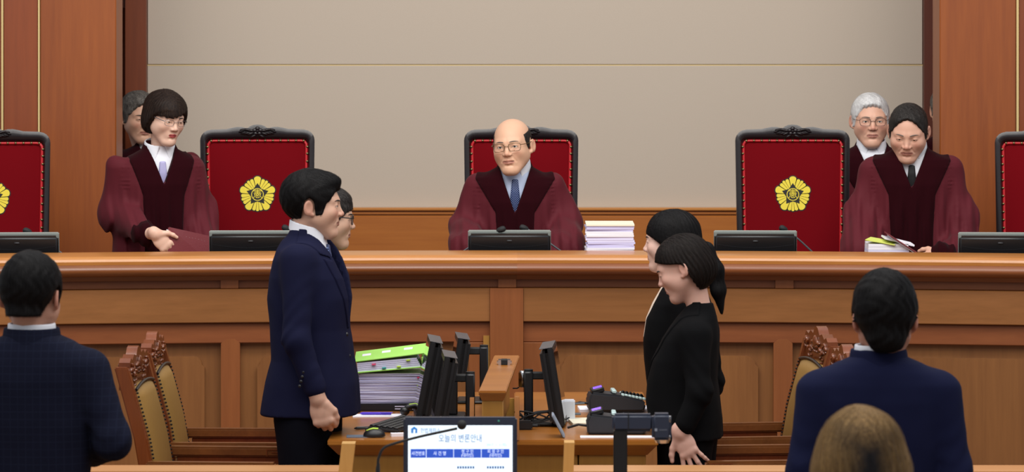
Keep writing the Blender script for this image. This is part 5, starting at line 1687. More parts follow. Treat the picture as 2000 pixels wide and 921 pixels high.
# ================================================================== clothes
def robe(p, zN, cx=0.0, cy=0.0, sw=.215, lean=.12, arms=(), vb=.20, vw=.064, facew=(.19, .092, .085), tie='tie_navy_dots', shirt='shirt_white', cuffs=(), step=.0088, shirt_mat2=None, folds=1.0, seed=1.0, low=None, cz=-.012):
    """judge's gown: broad gathered shoulders, wide sleeves, velvet facing round a V neck; shirt, collar and tie inside"""
    def Y(r): return cy + lean * min(-r, .55) if r < 0 else cy
    rows = [(.045, .066, .062, .066), (.012, .082, .072, .08), (-.012, .125, .085, .092), (-.035, sw * .88, .1, .105), (-.07, sw, .115, .115), (-.15, sw * 1.0, .14, .125), (-.32, sw * 1.02, .155, .135), (-.6, sw * 1.15, .18, .17)]
    T = [(zN + r, cx, Y(r), w, df, db) for r, w, df, db in rows] + [(0.02, cx, Y(-1), .30, .23, .22)]
    def base(P):
        x, y, z = P
        d = loft(P, T, 2.3)
        prox = np.clip((zN - .1 - z) / .25, 0, 1)
        for pts, rs in arms:
            a = chain(P, pts, rs, .05)
            a = a + folds * (.0045 * np.sin(38 * x + 24 * y + 9 * z + 2.2 * np.sin(z * 13 + seed) + seed) + .004 * wob(P, 22, seed + 1))
            d = smin(d, a, .035)
        d = d + folds * prox * (.006 * np.sin((x - cx) * 95 + 2.0 * np.sin(z * 6 + seed) + seed) + .003 * np.sin((x - cx) * 190 + z * 8))
        g = np.exp(-((np.abs(x - cx) - sw * .86) / .022) ** 2) * np.exp(-((z - zN + .12) / .075) ** 2)
        d = d + .0032 * g * np.sin(z * 330)
        return d + .003 * wob(P, 26, seed)
    def vee(P, g=0.0):
        x, y, z = P
        hw = vw * np.clip((z - (zN - vb)) / vb, 0, 1.25) + g
        return np.maximum((np.abs(x - cx) - hw) * .92, np.maximum((zN - vb - g) - z, y - (cy + .012)))
    zs = np.array([zN - 1.4, zN - .4, zN - .20, zN - .04, zN + .08]); ws = np.array([facew[2], facew[2], facew[1], facew[0], facew[0] * .8])
    def face(P):
        x, y, z = P
        hw = np.interp(z, zs, ws).astype(f32)
        return (np.abs(x - cx) - hw) * .8
    xs = [q for pts, rs in arms for q in pts]
    ex = max([abs(q[0] - cx) for q in xs] + [.3]) + .16
    lo = (cx - ex, min([q[1] for q in xs] + [cy]) - .32, 0.0 if low is None else low); hi = (cx + ex, cy + .42, zN + .12)
    p.garment('robe', lambda P: smax(base(P), -vee(P), .004), lo, hi, step, 'robe_cloth')
    flo = (cx - .24, cy - .34, max(0.3, zN - .62)); fhi = (cx + .24, cy + .2, zN + .12)
    p.garment('velvet_facing', lambda P: smax(smax(smax(base(P) - .006, face(P), .003), P[1] - (cy + .05), .004), -vee(P), .003), flo, fhi, .0068, 'robe_velvet')
    for pts, r in cuffs:
        a, b = Vector(pts[0]), Vector(pts[1])
        def cf(P, a=a, b=b, r=r):
            d0 = base(P) - .007; n = (b - a).normalized()
            h = (P[0] - a.x) * n.x + (P[1] - a.y) * n.y + (P[2] - a.z) * n.z
            rad = sph(P, tuple(b), .115)
            return np.maximum(smax(d0, np.maximum((b - a).length - .03 - h, h - (b - a).length - .12), .003), rad)
        m_ = .2
        p.garment('velvet_cuff', cf, tuple(b - Vector((m_, m_, m_))), tuple(b + Vector((m_, m_, m_))), .006, 'robe_velvet')
    shirt_and_tie(p, zN, cx, cy, lean, tie, shirt, deep=.45, cz=cz)

def shirt_and_tie(p, zN, cx, cy, lean, tie, shirt='shirt_white', deep=.45, tie_w=.036, wings=True, cz=0.0):
    def Y(r): return cy + lean * min(-r, .55) if r < 0 else cy
    rows = [(.028, .062, .060, .060), (.005, .068, .066, .064), (-.03, .105, .078, .07), (-.1, .15, .092, .08), (-deep, .16, .112, .08)]
    T = [(zN + r, cx, Y(r) + .002, w, df, db) for r, w, df, db in rows]
    sh = lambda P: loft(P, T, 2.1)
    lo = (cx - .19, cy - .2, zN - deep - .01); hi = (cx + .19, cy + .2, zN + .1)
    p.garment('shirt', sh, lo, hi, .009, shirt)
    if wings:
        tilt = .55
        def col(P):
            x, y, z = P
            xx, yy = x - cx, y - cy
            r = np.sqrt((xx / .071) ** 2 + ((yy - .002) / .069) ** 2)
            band = np.abs((r - 1 + (z - zN - .02) * 1.6) * .069) - .0038
            top = z - (zN + .048 + yy * tilt * .5)
            bot = (zN - .004 + yy * tilt * .8) - z
            bandd = smax(smax(band, top, .003), bot, .003)
            bandd = smax(bandd, -(np.maximum(np.abs(xx) - .012 - np.clip((zN + .03 - z), 0, 1) * .3, yy)), .003)
            leaf = poly2(np.abs(xx), z - zN - cz, [(.026, -.092), (.010, -.004), (.064, .036 - cz), (.078, -.03)])
            lf = smax(smax(sh(P) - .008, leaf, .002), yy - .01, .004)
            return np.minimum(bandd, lf)
        p.garment('shirt_collar', col, (cx - .12, cy - .18, zN - .16), (cx + .12, cy + .12, zN + .1), .0042, 'shirt_white')
    if tie:
        def tf(P):
            x, y, z = P
            xx, zz = np.abs(x - cx), z - zN - cz
            kn = poly2(x - cx, zz, [(-.015, -.042), (-.025, .004), (.025, .004), (.015, -.042)])
            hw = np.interp(zz, [-.5, -.25, -.038], [tie_w, tie_w, .015]).astype(f32)
            bl = np.maximum(np.maximum(xx - hw, zz + .03), -deep + .06 - zz)
            k = smax(sh(P) - .016, kn, .005); b = smax(sh(P) - .0095, bl, .003)
            return smax(smin(k, b, .003), y - cy, .004)
        p.garment('tie', tf, (cx - .06, cy - .2, zN - deep - .02), (cx + .06, cy + .06, zN + .03), .005, tie)

def jacket(p, T, arms, mat, lo, hi, step=.0065, vee=None, lapel=None, seed=1.0, n=2.5, vent=None, collar=None, amp=1.0):
    def base(P):
        x, y, z = P
        d = loft(P, T, n)
        d = d + amp * (.003 * wob(P, 20, seed) + .0012 * wob(P, 55, seed + 2))
        for pts, rs in arms:
            a = chain(P, pts, rs, .03)
            el = pts[1]
            cr = np.exp(-((P[2] - el[2]) / .09) ** 2)
            a = a + amp * (.0005 + .0018 * cr) * np.sin(z * 70 + 55 * y + 30 * x + 2.5 * np.sin(y * 30 + z * 14 + seed)) + amp * .0014 * wob(P, 30, seed + 4)
            kk = np.interp(z, [el[2], pts[0][2]], [.010, .05]).astype(f32)
            d = smin(d, a, kk)
        return d
    f = base
    if vee is not None:
        f0 = f
        f = lambda P: smax(f0(P), -vee(P), .003)
    if vent is not None:
        f1 = f
        f = lambda P: smax(f1(P), -vent(P), .004)
    p.garment('jacket', f, lo, hi, step, mat)
    if lapel is not None:
        for nm, reg, off, box_ in lapel:
            p.garment(nm, (lambda P, reg=reg, off=off: smax(smax(base(P) - off, reg(P), .003), -(vee(P) if vee is not None else np.full_like(P[0], 1.0)), .003)), box_[0], box_[1], .0045, mat)
    return base

def legs(p, zH, cx, cy, mat, w=.095, spread=.09, foot=True, kneel=0.0, r=(.1, .075, .055), name='trousers'):
    """trousers and, on the body mesh, hips, legs and feet"""
    def f(P):
        d = ell(P, (cx, cy, zH), (w + .085, .115, .12))
        for s_ in (-1, 1):
            d = smin(d, chain(P, [(cx + s_ * spread, cy, zH - .05), (cx + s_ * spread, cy - .015, zH * .52), (cx + s_ * spread, cy + .01, .05)], r, .02), .03)
        return d + .004 * wob(P, 24, 4)
    p.garment(name, f, (cx - .3, cy - .25, .02), (cx + .3, cy + .25, zH + .15), .016, mat)
    def g(P):
        d = ell(P, (cx, cy, zH), (w + .05, .085, .09))
        d = smin(d, cap(P, (cx, cy, zH), (cx, cy, zH + .18), .075), .03)
        for s_ in (-1, 1):
            d = smin(d, chain(P, [(cx + s_ * spread, cy, zH - .05), (cx + s_ * spread, cy - .01, zH * .52), (cx + s_ * spread, cy + .01, .06)], [.07, .05, .035], .02), .03)
            d = smin(d, cap(P, (cx + s_ * spread, cy + .02, .035), (cx + s_ * (spread + .01), cy - .13, .03), .035, .03), .02)
        return d
    p.body(g, (cx - .3, cy - .3, -.02), (cx + .3, cy + .25, zH + .35), .018)
def hidden_body(p, zN, cx, cy, lean):
    """trunk and legs under a long gown"""
    zh = zN * .56
    def g(P):
        y1 = cy + lean * .5
        d = cap(P, (cx, cy + .01, zN - .12), (cx, y1, zh), .085, .10)
        d = smin(d, cap(P, (cx - .13, cy + .01, zN - .1), (cx + .13, cy + .01, zN - .1), .05), .04)
        for s_ in (-1, 1):
            d = smin(d, chain(P, [(cx + s_ * .08, y1, zh), (cx + s_ * .09, y1 - .01, zh * .5), (cx + s_ * .09, y1, .06)], [.075, .05, .036], .02), .03)
            d = smin(d, cap(P, (cx + s_ * .09, y1 + .02, .035), (cx + s_ * .1, y1 - .14, .03), .035, .03), .02)
        return d
    p.body(g, (cx - .32, cy - .3, -.02), (cx + .32, cy + .4, zN), .018)

# ================================================================== the judges
# the presiding judge, seated in the middle
A = Person('bald judge with glasses seated in the middle chair in a maroon robe', 1006, 19.95, DAIS, 0)
zN = A.loc(1006, 331).z
A.head(1001, 286, -.06, yaw=-15, pitch=3, roll=-5, scale=1.12, neck=(.004, .03, zN - .02), fat=.0, jaw=1.02, skin='#d8ab8e', red=.3, folds=.6, bags=1, eye=.0034, gaze=5, open=.0012, brow_mat='brow_grey', neck_r=.056, brow_z=.026)
A.hair('short', 'hair_dark_grey', bare=1, close=.0025, strands=900, slen=.02, line=[(-.13, .3), (-.048, .3), (-.040, .03), (-.026, -.005), (-.006, -.02), (.002, .022), (.018, .033), (.036, .022), (.044, -.03), (.058, -.06), (.13, -.075)], crown=.066)
A.glasses('frame_brown', .0255, .0165, .0012, temple_r=.0014)
armsA = [([(-.185, .02, zN - .075), (-.235, .02, zN - .26), (-.215, -.24, zN - .37)], [.055, .068, .10]), ([(.185, .02, zN - .075), (.242, .02, zN - .26), (.235, -.22, zN - .38)], [.055, .072, .105])]
robe(A, zN, 0, 0, .205, .10, armsA, vb=.205, vw=.07, tie='tie_navy_dots', shirt='shirt_blue', seed=1.3, low=.0, cz=-.012)
def seated(P):
    d = cap(P, (0, .03, zN - .14), (0, .12, .55), .085, .10)
    for s_ in (-1, 1):
        d = smin(d, chain(P, [(s_ * .09, .12, .55), (s_ * .11, -.3, .55), (s_ * .11, -.28, .06)], [.075, .055, .036], .02), .03)
        d = smin(d, cap(P, (s_ * .11, -.26, .035), (s_ * .12, -.40, .03), .035, .03), .02)
    return d
A.body(seated, (-.3, -.5, -.02), (.3, .35, zN), .018)
A.finish()

# the woman judge on the left
Bj = Person('woman judge with short dark hair and glasses holding a maroon folder', 306, 19.9, DAIS, 16)
zN = Bj.loc(306, 296).z
nk = Bj.loc(318, 300)
Bj.head(323, 231, -.05, yaw=20, pitch=15, roll=4, scale=1.02, neck=(nk.x, .02, zN - .02), skin='#e0b9a4', lips='#a8303c', lipa=.9, eye=.0014, jaw=.92, mouth=.0195, red=.2, folds=0, neck_r=.046, brow_z=.025)
Bj.hair('bob', 'hair_dark_brown', vol=.015, bottom=-.075, slope=-.25, side=[(-.1, .0), (-.06, -.002), (-.03, -.018), (.0, -.034), (.03, -.052), (.055, -.085), (.075, -.13), (.2, -.2)], side_x=.014, fringe=(.036, .34, 3.0), part=-.02, strands=3200, slen=.06)
Bj.glasses('frame_silver', .0225, .0135, .0010, temple_r=.0018)
el = Bj.loc(213, 415, .0); wr_ = Bj.loc(284, 455, -.32)
armsB = [([(-.185, .02, zN - .075), tuple(el + Vector((.045, 0, 0))), tuple(wr_)], [.055, .085, .050]), ([(.18, .02, zN - .08), (.215, .03, zN - .30), (.19, -.12, zN - .5)], [.055, .075, .10])]
robe(Bj, zN, nk.x * .5, .0, .20, .12, armsB, vb=.155, vw=.058, facew=(.155, .10, .09), tie='tie_lilac', cuffs=[((el, wr_), .06)], seed=2.1)
hw = Bj.loc(303, 456, -.41)
Rh = np.array(Matrix.Rotation(math.radians(48), 3, 'Y') @ Matrix(((0, 0, -1), (0, 1, 0), (1, 0, 0))), dtype=f32)
Bj.hand(hw, Rh, .92, curl=((14, 26, 15), (18, 30, 18), (24, 32, 20), (30, 34, 20)), spread=3, thumb=((.024, -.004, -.022), (.050, -.010, -.042), (.062, -.012, -.066), (.068, -.010, -.088)), elbow=wr_)
hidden_body(Bj, zN, 0, 0, .12)
Bj.finish()

# a judge half hidden behind her
Cj = Person('greying judge coming in behind the woman judge, half hidden', 306, 21.55, DAIS, 14)
zN = Cj.loc(300, 288).z
nk = Cj.loc(278, 290)
Cj.head(272, 229, -.03, yaw=12, pitch=9, scale=1.07, neck=(nk.x * .8, .02, zN - .02), skin='#cfa288', eye=.0012, red=.35, folds=.6, step=.0032)
Cj.hair('short', 'hair_grey', thick=.010, top=.008, bald=(.012, .05, -.03), step=.0035)
robe(Cj, zN, nk.x * .4, 0, .205, .08, [([(-.185, .02, zN - .08), (-.22, .03, zN - .32), (-.2, -.08, zN - .55)], [.055, .08, .1]), ([(.185, .02, zN - .08), (.22, .03, zN - .32), (.2, -.08, zN - .55)], [.055, .08, .1])], tie='tie_lilac', seed=.4, step=.012)
hidden_body(Cj, zN, 0, 0, .08); Cj.finish()

# the judge looking down on the right
Dj = Person('judge with thinning dark hair and black tie looking down at papers', 1780, 19.9, DAIS, -4)
zN = Dj.loc(1780, 296).z
Dj.head(1774, 258, -.07, yaw=-6, pitch=24, roll=2, scale=1.10, neck=(.0, .035, zN - .01), skin='#d2a48e', red=.35, eye=.0008, folds=.5, fat=.003, lips='#9a5850', neck_r=.056, brow_mat='brow_grey', brow_z=.026)
Dj.hair('short', 'hair_dark_grey', thick=.003, top=-.001, rough=.3, front=(.06, .02, .0), bald=(.040, .044, -.02), temple=.012)
armsD = [([(-.185, .02, zN - .08), (-.235, .0, zN - .30), (-.235, -.16, zN - .47)], [.055, .072, .10]), ([(.185, .02, zN - .08), (.235, .01, zN - .30), (.225, -.06, zN - .5)], [.055, .072, .092]), ([(.225, -.06, zN - .46), (.20, -.15, zN - .47), (.14, -.24, zN - .475)], [.075, .065, .055])]
wD = Vector((.115, -.27, zN - .47))
robe(Dj, zN, 0, 0, .212, .16, armsD, vb=.17, vw=.066, facew=(.185, .11, .10), tie='tie_black', seed=3.3, cz=-.03, cuffs=[((Vector((.2, -.15, zN - .47)), Vector((.14, -.24, zN - .475))), .07)])
hD = Dj.loc(1822, 496, -.30)
Rh = np.array(Matrix.Rotation(math.radians(70), 3, 'Y') @ Matrix.Rotation(math.radians(-30), 3, 'Z'), dtype=f32)
Dj.hand(hD + Vector((.04, .03, 0)), Rh, .95, mirror=True, curl=(22, 24, 14), spread=4, elbow=Vector((.17, -.2, zN - .46)))
hD2 = Dj.loc(1716, 506, -.30)
Rh = np.array(Matrix.Rotation(math.radians(-60), 3, 'Y') @ Matrix.Rotation(math.radians(20), 3, 'Z'), dtype=f32)
Dj.hand(hD2 + Vector((-.04, .03, 0)), Rh, .95, curl=(20, 24, 14), spread=4, elbow=Vector((-.2, -.2, zN - .46)))
hidden_body(Dj, zN, 0, 0, .14); Dj.finish()

# white-haired judge behind him
Ej = Person('white-haired judge with thin-rimmed glasses and blue tie standing behind', 1702, 21.0, DAIS, 0)
zN = Ej.loc(1702, 290).z
Ej.head(1700, 236, -.02, yaw=2, pitch=4, scale=1.11, neck=(0, .03, zN - .02), skin='#d8a890', red=.5, eye=.003, folds=.5, fat=.001, brow_mat='brow_grey', neck_r=.056)
Ej.hair('short', 'hair_white', thick=.008, top=.008, rough=.4, front=(.06, .0, .03), bald=(.010, .05, -.03), temple=.008)
Ej.glasses('frame_dark', .024, .0165, .0010)
robe(Ej, zN, 0, 0, .205, .05, [([(-.185, .02, zN - .08), (-.22, .03, zN - .32), (-.2, -.08, zN - .55)], [.055, .08, .1]), ([(.185, .02, zN - .08), (.22, .03, zN - .32), (.2, -.08, zN - .55)], [.055, .08, .1])], vb=.16, vw=.068, tie='tie_blue', seed=.9, step=.011)
hidden_body(Ej, zN, 0, 0, .05); Ej.finish()

# a judge showing past the right pillar
Fj = Person('judge mostly hidden behind the right wooden pillar', 1862, 21.4, DAIS, -6)
zN = Fj.loc(1868, 268).z
Fj.head(1853, 216, 0, yaw=-6, pitch=4, scale=1.08, neck=(0, .03, zN - .02), skin='#c89a80', red=.3, eye=.002, step=.0034)
Fj.hair('short', 'hair_grey', thick=.009, top=.010, step=.0036)
robe(Fj, zN, 0, 0, .205, .05, [([(-.185, .02, zN - .08), (-.22, .03, zN - .32), (-.2, -.08, zN - .55)], [.055, .08, .1])], tie='tie_blue', seed=.7, step=.014)
hidden_body(Fj, zN, 0, 0, .05); Fj.finish()

# ================================================================== the clerks and lawyers
# young man in a navy suit, facing right
G = Person('young man in a navy suit standing in profile facing right', 612, 16.2, 0, 80)
zN = G.loc(0, 462).z
def gy(px): return -(px - 612) * 16.2 / FPX
G.head(613, 402, 0, yaw=12, pitch=3, scale=1.065, neck=(0.0, gy(588), zN - .03), skin='#cfa58e', red=.5, folds=.2, eye=.0022, jaw=1.0, neck_r=.055, lips='#96584e')
G.hair('short', 'hair_black', thick=.013, top=.018, sweep=(0, -.056, .094, .050, .036, .024), strands=3200, front=(.0, -.1, .05), messy=.3, line=[(-.13, .072), (-.098, .070), (-.075, .058), (-.060, .030), (-.046, .018), (-.034, -.028), (-.008, -.03), (.000, .022), (.016, .033), (.034, .022), (.042, -.04), (.058, -.085), (.13, -.10)])
rowsG = [(447, 568, 628, .075), (458, 562, 634, .085), (470, 551, 640, .12), (486, 543, 650, .165), (505, 537, 660, .185), (540, 530, 675, .195), (580, 526, 683, .19), (640, 530, 682, .185), (700, 532, 690, .19), (745, 521, 699, .20), (806, 512, 703, .21)]
T = []
for py, b, f_, w in rowsG:
    T.append((G.loc(0, py).z, 0, (gy(b) + gy(f_)) / 2, w, (f_ - b) / 2 * 16.2 / FPX, (f_ - b) / 2 * 16.2 / FPX))
def gp(px, py, x): return (x, gy(px), G.loc(0, py).z)
armG = [([gp(602, 500, -.185), gp(606, 652, -.235), gp(640, 744, -.225)], [.060, .052, .043]), ([gp(590, 500, .185), gp(585, 650, .235), gp(620, 770, .225)], [.060, .052, .042])]
def veeG(P):
    x, y, z = P
    zv = G.loc(0, 645).z; hw = .075 * np.clip((z - zv) / (zN - zv), 0, 1.3)
    return np.maximum(np.abs(x) - hw, y - gy(608))
zl0 = G.loc(0, 640).z
def lapG(P):
    x, y, z = P
    u = np.clip((z - zl0) / (zN - zl0), 0, 1.2)
    inner = .075 * u; wid = .012 + .062 * np.sin(np.clip(u, 0, 1) * 2.2)
    d = np.maximum(np.abs(x) - inner - wid, zl0 - z)
    notch = np.maximum(np.abs(z - (zN - .075) - (np.abs(x) - .1) * .3) - .006, .085 - np.abs(x))
    d = np.maximum(d, -notch)
    return np.maximum(d, y - gy(592))
def ventG(P):
    x, y, z = P
    return np.maximum(np.maximum(np.abs(np.abs(x) - .10) - .003, gy(545) - y), z - G.loc(0, 720).z)
bl = (-.32, gy(730), G.loc(0, 812).z); bh = (.32, gy(490), zN + .1)
jacket(G, T, armG, 'suit_navy', bl, bh, .0072, vee=veeG, lapel=[('lapel', lapG, .005, ((-.2, gy(720), zl0 - .02), (.2, gy(570), zN + .1)))], seed=1.1, vent=ventG)
zc0, zc1 = G.loc(0, 775).z, G.loc(0, 470).z
shirt_and_tie(G, zN + .002, 0, gy(601), .03, 'tie_navy_dots', deep=.42)
bm = B()
for k_ in range(4): ball(bm, Vector(gp(616 + k_ * 2.6, 740 - k_ * 9, -.2715)), (.003, .006, .006), 8, 6)
obj('cuff_buttons', bm, 'black_plastic', G.root, world=False)
for px, py in ((685, 650), (690, 692)):
    bm = B(); ball(bm, Vector(gp(px - 4, py, -.03)), .009, 10, 8); obj('jacket_button', bm, 'black_plastic', G.root, world=False)
def gpock(P):
    x, y, z = P
    return np.maximum(np.maximum(np.abs(z - G.loc(0, 705).z - (y - gy(650)) * .1) - .022, np.abs(y - gy(645)) - .05), x + .05)
wG = Vector(gp(647, 766, -.225))
Rh = np.array(Matrix.Rotation(math.radians(-90), 3, 'Z') @ Matrix.Rotation(math.radians(0), 3, 'X') @ Matrix.Rotation(math.radians(0), 3, 'Y'), dtype=f32)
Rh = np.array(Matrix(((0, 1, 0), (-1, 0, 0), (0, 0, 1))), dtype=f32) if False else Rh
# back of the hand toward the camera (local -x), thumb forward (local -y)
Rh = np.array([[0, 1, 0], [-1, 0, 0], [0, 0, 1]], dtype=f32)
tilt_ = np.array(Matrix.Rotation(math.radians(-14), 3, 'X'), dtype=f32)
G.hand(wG, tilt_ @ Rh, 1.05, curl=((55, 75, 40), (58, 78, 42), (62, 80, 42), (66, 80, 42)), spread=1, thumb=((.024, .004, -.028), (.044, .012, -.056), (.046, .022, -.082), (.040, .030, -.100)), elbow=Vector(gp(630, 725, -.228)), skin='#c29a86')
legs(G, G.loc(0, 800).z + .02, 0, gy(602), 'trouser_dark', w=.09, spread=.085, r=(.115, .085, .06))
G.body(lambda P: cap(P, (0, gy(600), zN - .1), (0, gy(612), 1.0), .075, .085), (-.2, -.3, .8), (.2, .3, zN), .018)
G.finish()

# person with glasses behind him
H_ = Person('grey-haired person in dark-rimmed glasses right behind the young man', 640, 17.0, 0, 96)
zN = H_.loc(0, 492).z
H_.head(640, 426, 0, pitch=6, scale=1.04, neck=(0, .05, zN - .02), skin='#cba48c', red=.2, eye=.002, folds=.4, neck_r=.05)
H_.hair('short', 'hair_dark_grey', thick=.012, top=.010, messy=.3, front=(0, -.1, -.03), slen=.05, line=[(-.13, .050), (-.098, .046), (-.075, .036), (-.060, .022), (-.046, .012), (-.034, -.03), (-.008, -.03), (.000, .022), (.016, .033), (.034, .022), (.042, -.04), (.058, -.085), (.13, -.10)])
H_.glasses('frame_dark', .024, .017, .0018)
rowsW = [(.045, .062, .06, .06), (.01, .08, .07, .07), (-.02, .14, .085, .08), (-.05, .17, .095, .09), (-.1, .18, .105, .1), (-.25, .18, .115, .105), (-.42, .165, .105, .1), (-.58, .19, .12, .12), (-.72, .2, .13, .13)]
T = [(zN + r, 0, .05, w, df * .9, db * .9) for r, w, df, db in rowsW]
jacket(H_, T, [([(-.165, .05, zN - .09), (-.19, .06, zN - .35), (-.18, .02, zN - .58)], [.052, .045, .038]), ([(.165, .05, zN - .09), (.19, .06, zN - .35), (.18, .02, zN - .58)], [.052, .045, .038])], 'suit_black', (-.28, -.18, zN - .75), (.28, .26, zN + .08), .009, seed=.5)
legs(H_, zN - .62, 0, .05, 'suit_black'); H_.finish()

# woman in black with a ponytail
I_ = Person('woman with a long black ponytail facing left, behind the bobbed woman', 1326, 16.85, 0, -98)
zN = I_.loc(0, 540).z
def iy(px): return (px - 1326) * 16.85 / FPX
I_.head(1309, 472, 0, yaw=-6, pitch=4, scale=1.02, neck=(0, iy(1328), zN - .01), skin='#e0b8a8', lips='#8f2634', lipa=.95, red=.25, eye=.0006, jaw=.92, mouth=.019, folds=0, neck_r=.044, chest=(.09, .045, .04))
I_.hair('pony', 'hair_black', side=[(-.1, .0), (-.06, -.0), (-.03, -.012), (.0, -.030), (.02, -.052), (.035, -.085), (.05, -.2), (.2, -.2)], strands=3200, slen=.06, messy=.08)
rowsI = [(532, 1310, 1356, .06), (548, 1300, 1368, .09), (566, 1290, 1378, .15), (590, 1276, 1388, .17), (620, 1263, 1395, .175), (660, 1257, 1396, .175), (700, 1259, 1392, .17), (760, 1266, 1396, .175), (820, 1272, 1402, .19)]
T = [(I_.loc(0, py).z, 0, (iy(a) + iy(b)) / 2, w, (b - a) / 2 * 16.85 / FPX, (b - a) / 2 * 16.85 / FPX) for py, a, b, w in rowsI]
zv = I_.loc(0, 665).z
def veeI(P):
    x, y, z = P
    hw = .065 * np.clip((z - zv) / (zN - zv), 0, 1.3)
    return np.maximum(np.abs(x) - hw, y - iy(1312))
jacket(I_, T, [([(-.155, iy(1345), zN - .10), (-.185, iy(1350), zN - .34), (-.17, iy(1330), zN - .56)], [.05, .043, .035]), ([(.155, iy(1345), zN - .10), (.185, iy(1350), zN - .34), (.17, iy(1330), zN - .56)], [.05, .043, .035])], 'suit_black', (-.27, iy(1235), I_.loc(0, 826).z), (.27, iy(1425), zN + .06), .007, vee=veeI, seed=.8)
Tb = [(z, 0, yc - .006, w * .85, df * .97, db * .8) for z, xc, yc, w, df, db in T if z > zv - .05]
I_.garment('blouse', lambda P: loft(P, Tb, 2.2), (-.2, iy(1235), zv - .04), (.2, iy(1400), zN + .03), .007, 'blouse_cream')
def colI(P):
    x, y, z = P
    leaf = poly2(np.abs(x), z - zN, [(.055, -.085), (.006, -.01), (.05, .03), (.085, -.02)])
    return smax(smax(loft(P, T, 2.5) - .006, leaf, .003), y - iy(1318), .004)
I_.garment('blouse_collar', colI, (-.12, iy(1240), zN - .12), (.12, iy(1340), zN + .06), .005, 'blouse_cream')
legs(I_, I_.loc(0, 815).z, 0, iy(1335), 'suit_black', w=.085); I_.finish()

# woman with bobbed hair in front
J = Person('woman with bobbed dark hair in a black suit looking down, facing left', 1338, 16.2, 0, -99)
zN = J.loc(0, 606).z
def jy(px): return (px - 1338) * 16.2 / FPX
J.head(1333, 524, -.01, yaw=-3, pitch=24, scale=1.02, neck=(0, jy(1368), zN - .02), skin='#d8ab9a', lips='#a85a58', red=.35, eye=.0004, jaw=.94, mouth=.019, folds=.1, neck_r=.044, chest=(.08, .04, .04), chest_y=-.02)
J.hair('bob', 'hair_brown_black', vol=.009, bottom=-.10, slope=-.35, low_y=.03, side=[(-.12, .035), (-.06, .032), (-.01, .028), (.014, .020), (.023, .0), (.034, -.030), (.046, -.055), (.060, -.080), (.072, -.13), (.2, -.2)], strands=3200, slen=.06, messy=.1, back=.8)
rowsJ = [(590, 1352, 1392, .055), (602, 1340, 1396, .08), (618, 1326, 1400, .13), (636, 1312, 1403, .155), (660, 1296, 1405, .17), (700, 1276, 1403, .175), (740, 1266, 1400, .175), (780, 1264, 1405, .185), (815, 1270, 1410, .195), (852, 1280, 1412, .2)]
T = [(J.loc(0, py).z, 0, (jy(a) + jy(b)) / 2, w, (b - a) / 2 * 16.2 / FPX, (b - a) / 2 * 16.2 / FPX) for py, a, b, w in rowsJ]
def jp(px, py, x): return (x, jy(px), J.loc(0, py).z)
armJ = [([jp(1366, 650, .155), jp(1378, 755, .205), jp(1352, 816, .225)], [.055, .047, .042]), ([jp(1366, 650, -.155), jp(1378, 755, -.2), jp(1352, 840, -.2)], [.055, .047, .041])]
zv = J.loc(0, 742).z
def veeJ(P):
    x, y, z = P
    hw = .06 * np.clip((z - zv) / (zN - zv), 0, 1.3)
    return np.maximum(np.abs(x) - hw, y - jy(1348))
def lapJ(P):
    x, y, z = P
    u = np.clip((z - zv) / (zN - zv), 0, 1.2); inner = .06 * u; wid = .01 + .055 * np.sin(np.clip(u, 0, 1) * 2.3)
    d = np.maximum(np.abs(x) - inner - wid, zv - z)
    return np.maximum(d, y - jy(1372))
jacket(J, T, armJ, 'suit_black', (-.3, jy(1235), J.loc(0, 858).z), (.3, jy(1440), zN + .08), .0072, lapel=[('lapel', lapJ, .005, ((-.2, jy(1245), zv - .02), (.2, jy(1390), zN + .08)))], seed=2.4)
Tb = [(z, 0, yc, w * .85, df * .9, db * .8) for z, xc, yc, w, df, db in T if z > zv - .05]
J.garment('blouse', lambda P: loft(P, Tb, 2.2), (-.2, jy(1240), zv - .04), (.2, jy(1410), zN + .02), .008, 'suit_black')
bm = B(); ball(bm, Vector(jp(1274, 752, .03)), .007, 8, 6); obj('jacket_button', bm, 'gunmetal', J.root, world=False)
# spread hand resting against the skirt: back of the hand to the camera (local +x), thumb forward (local -y)
wJ = Vector(jp(1341, 832, .230))
Rj = np.array([[0, -1, 0], [-1, 0, 0], [0, 0, 1]], dtype=f32)
tj = np.array(Matrix.Rotation(math.radians(26), 3, 'X'), dtype=f32)
J.hand(wJ, tj @ Rj, .97, mirror=False, curl=((6, 10, 8), (4, 8, 8), (6, 10, 8), (10, 12, 8)), spread=13, thumb=((.024, .002, -.022), (.052, .004, -.044), (.068, .004, -.066), (.076, .004, -.088)), elbow=Vector(jp(1356, 800, .222)), skin='#cfa596')
legs(J, J.loc(0, 850).z + .04, 0, jy(1345), 'suit_black', w=.09, spread=.08, r=(.105, .08, .06))
J.body(lambda P: cap(P, (0, jy(1368), zN - .1), (0, jy(1345), .95), .07, .08), (-.2, -.3, .8), (.2, .3, zN), .018)
J.finish()

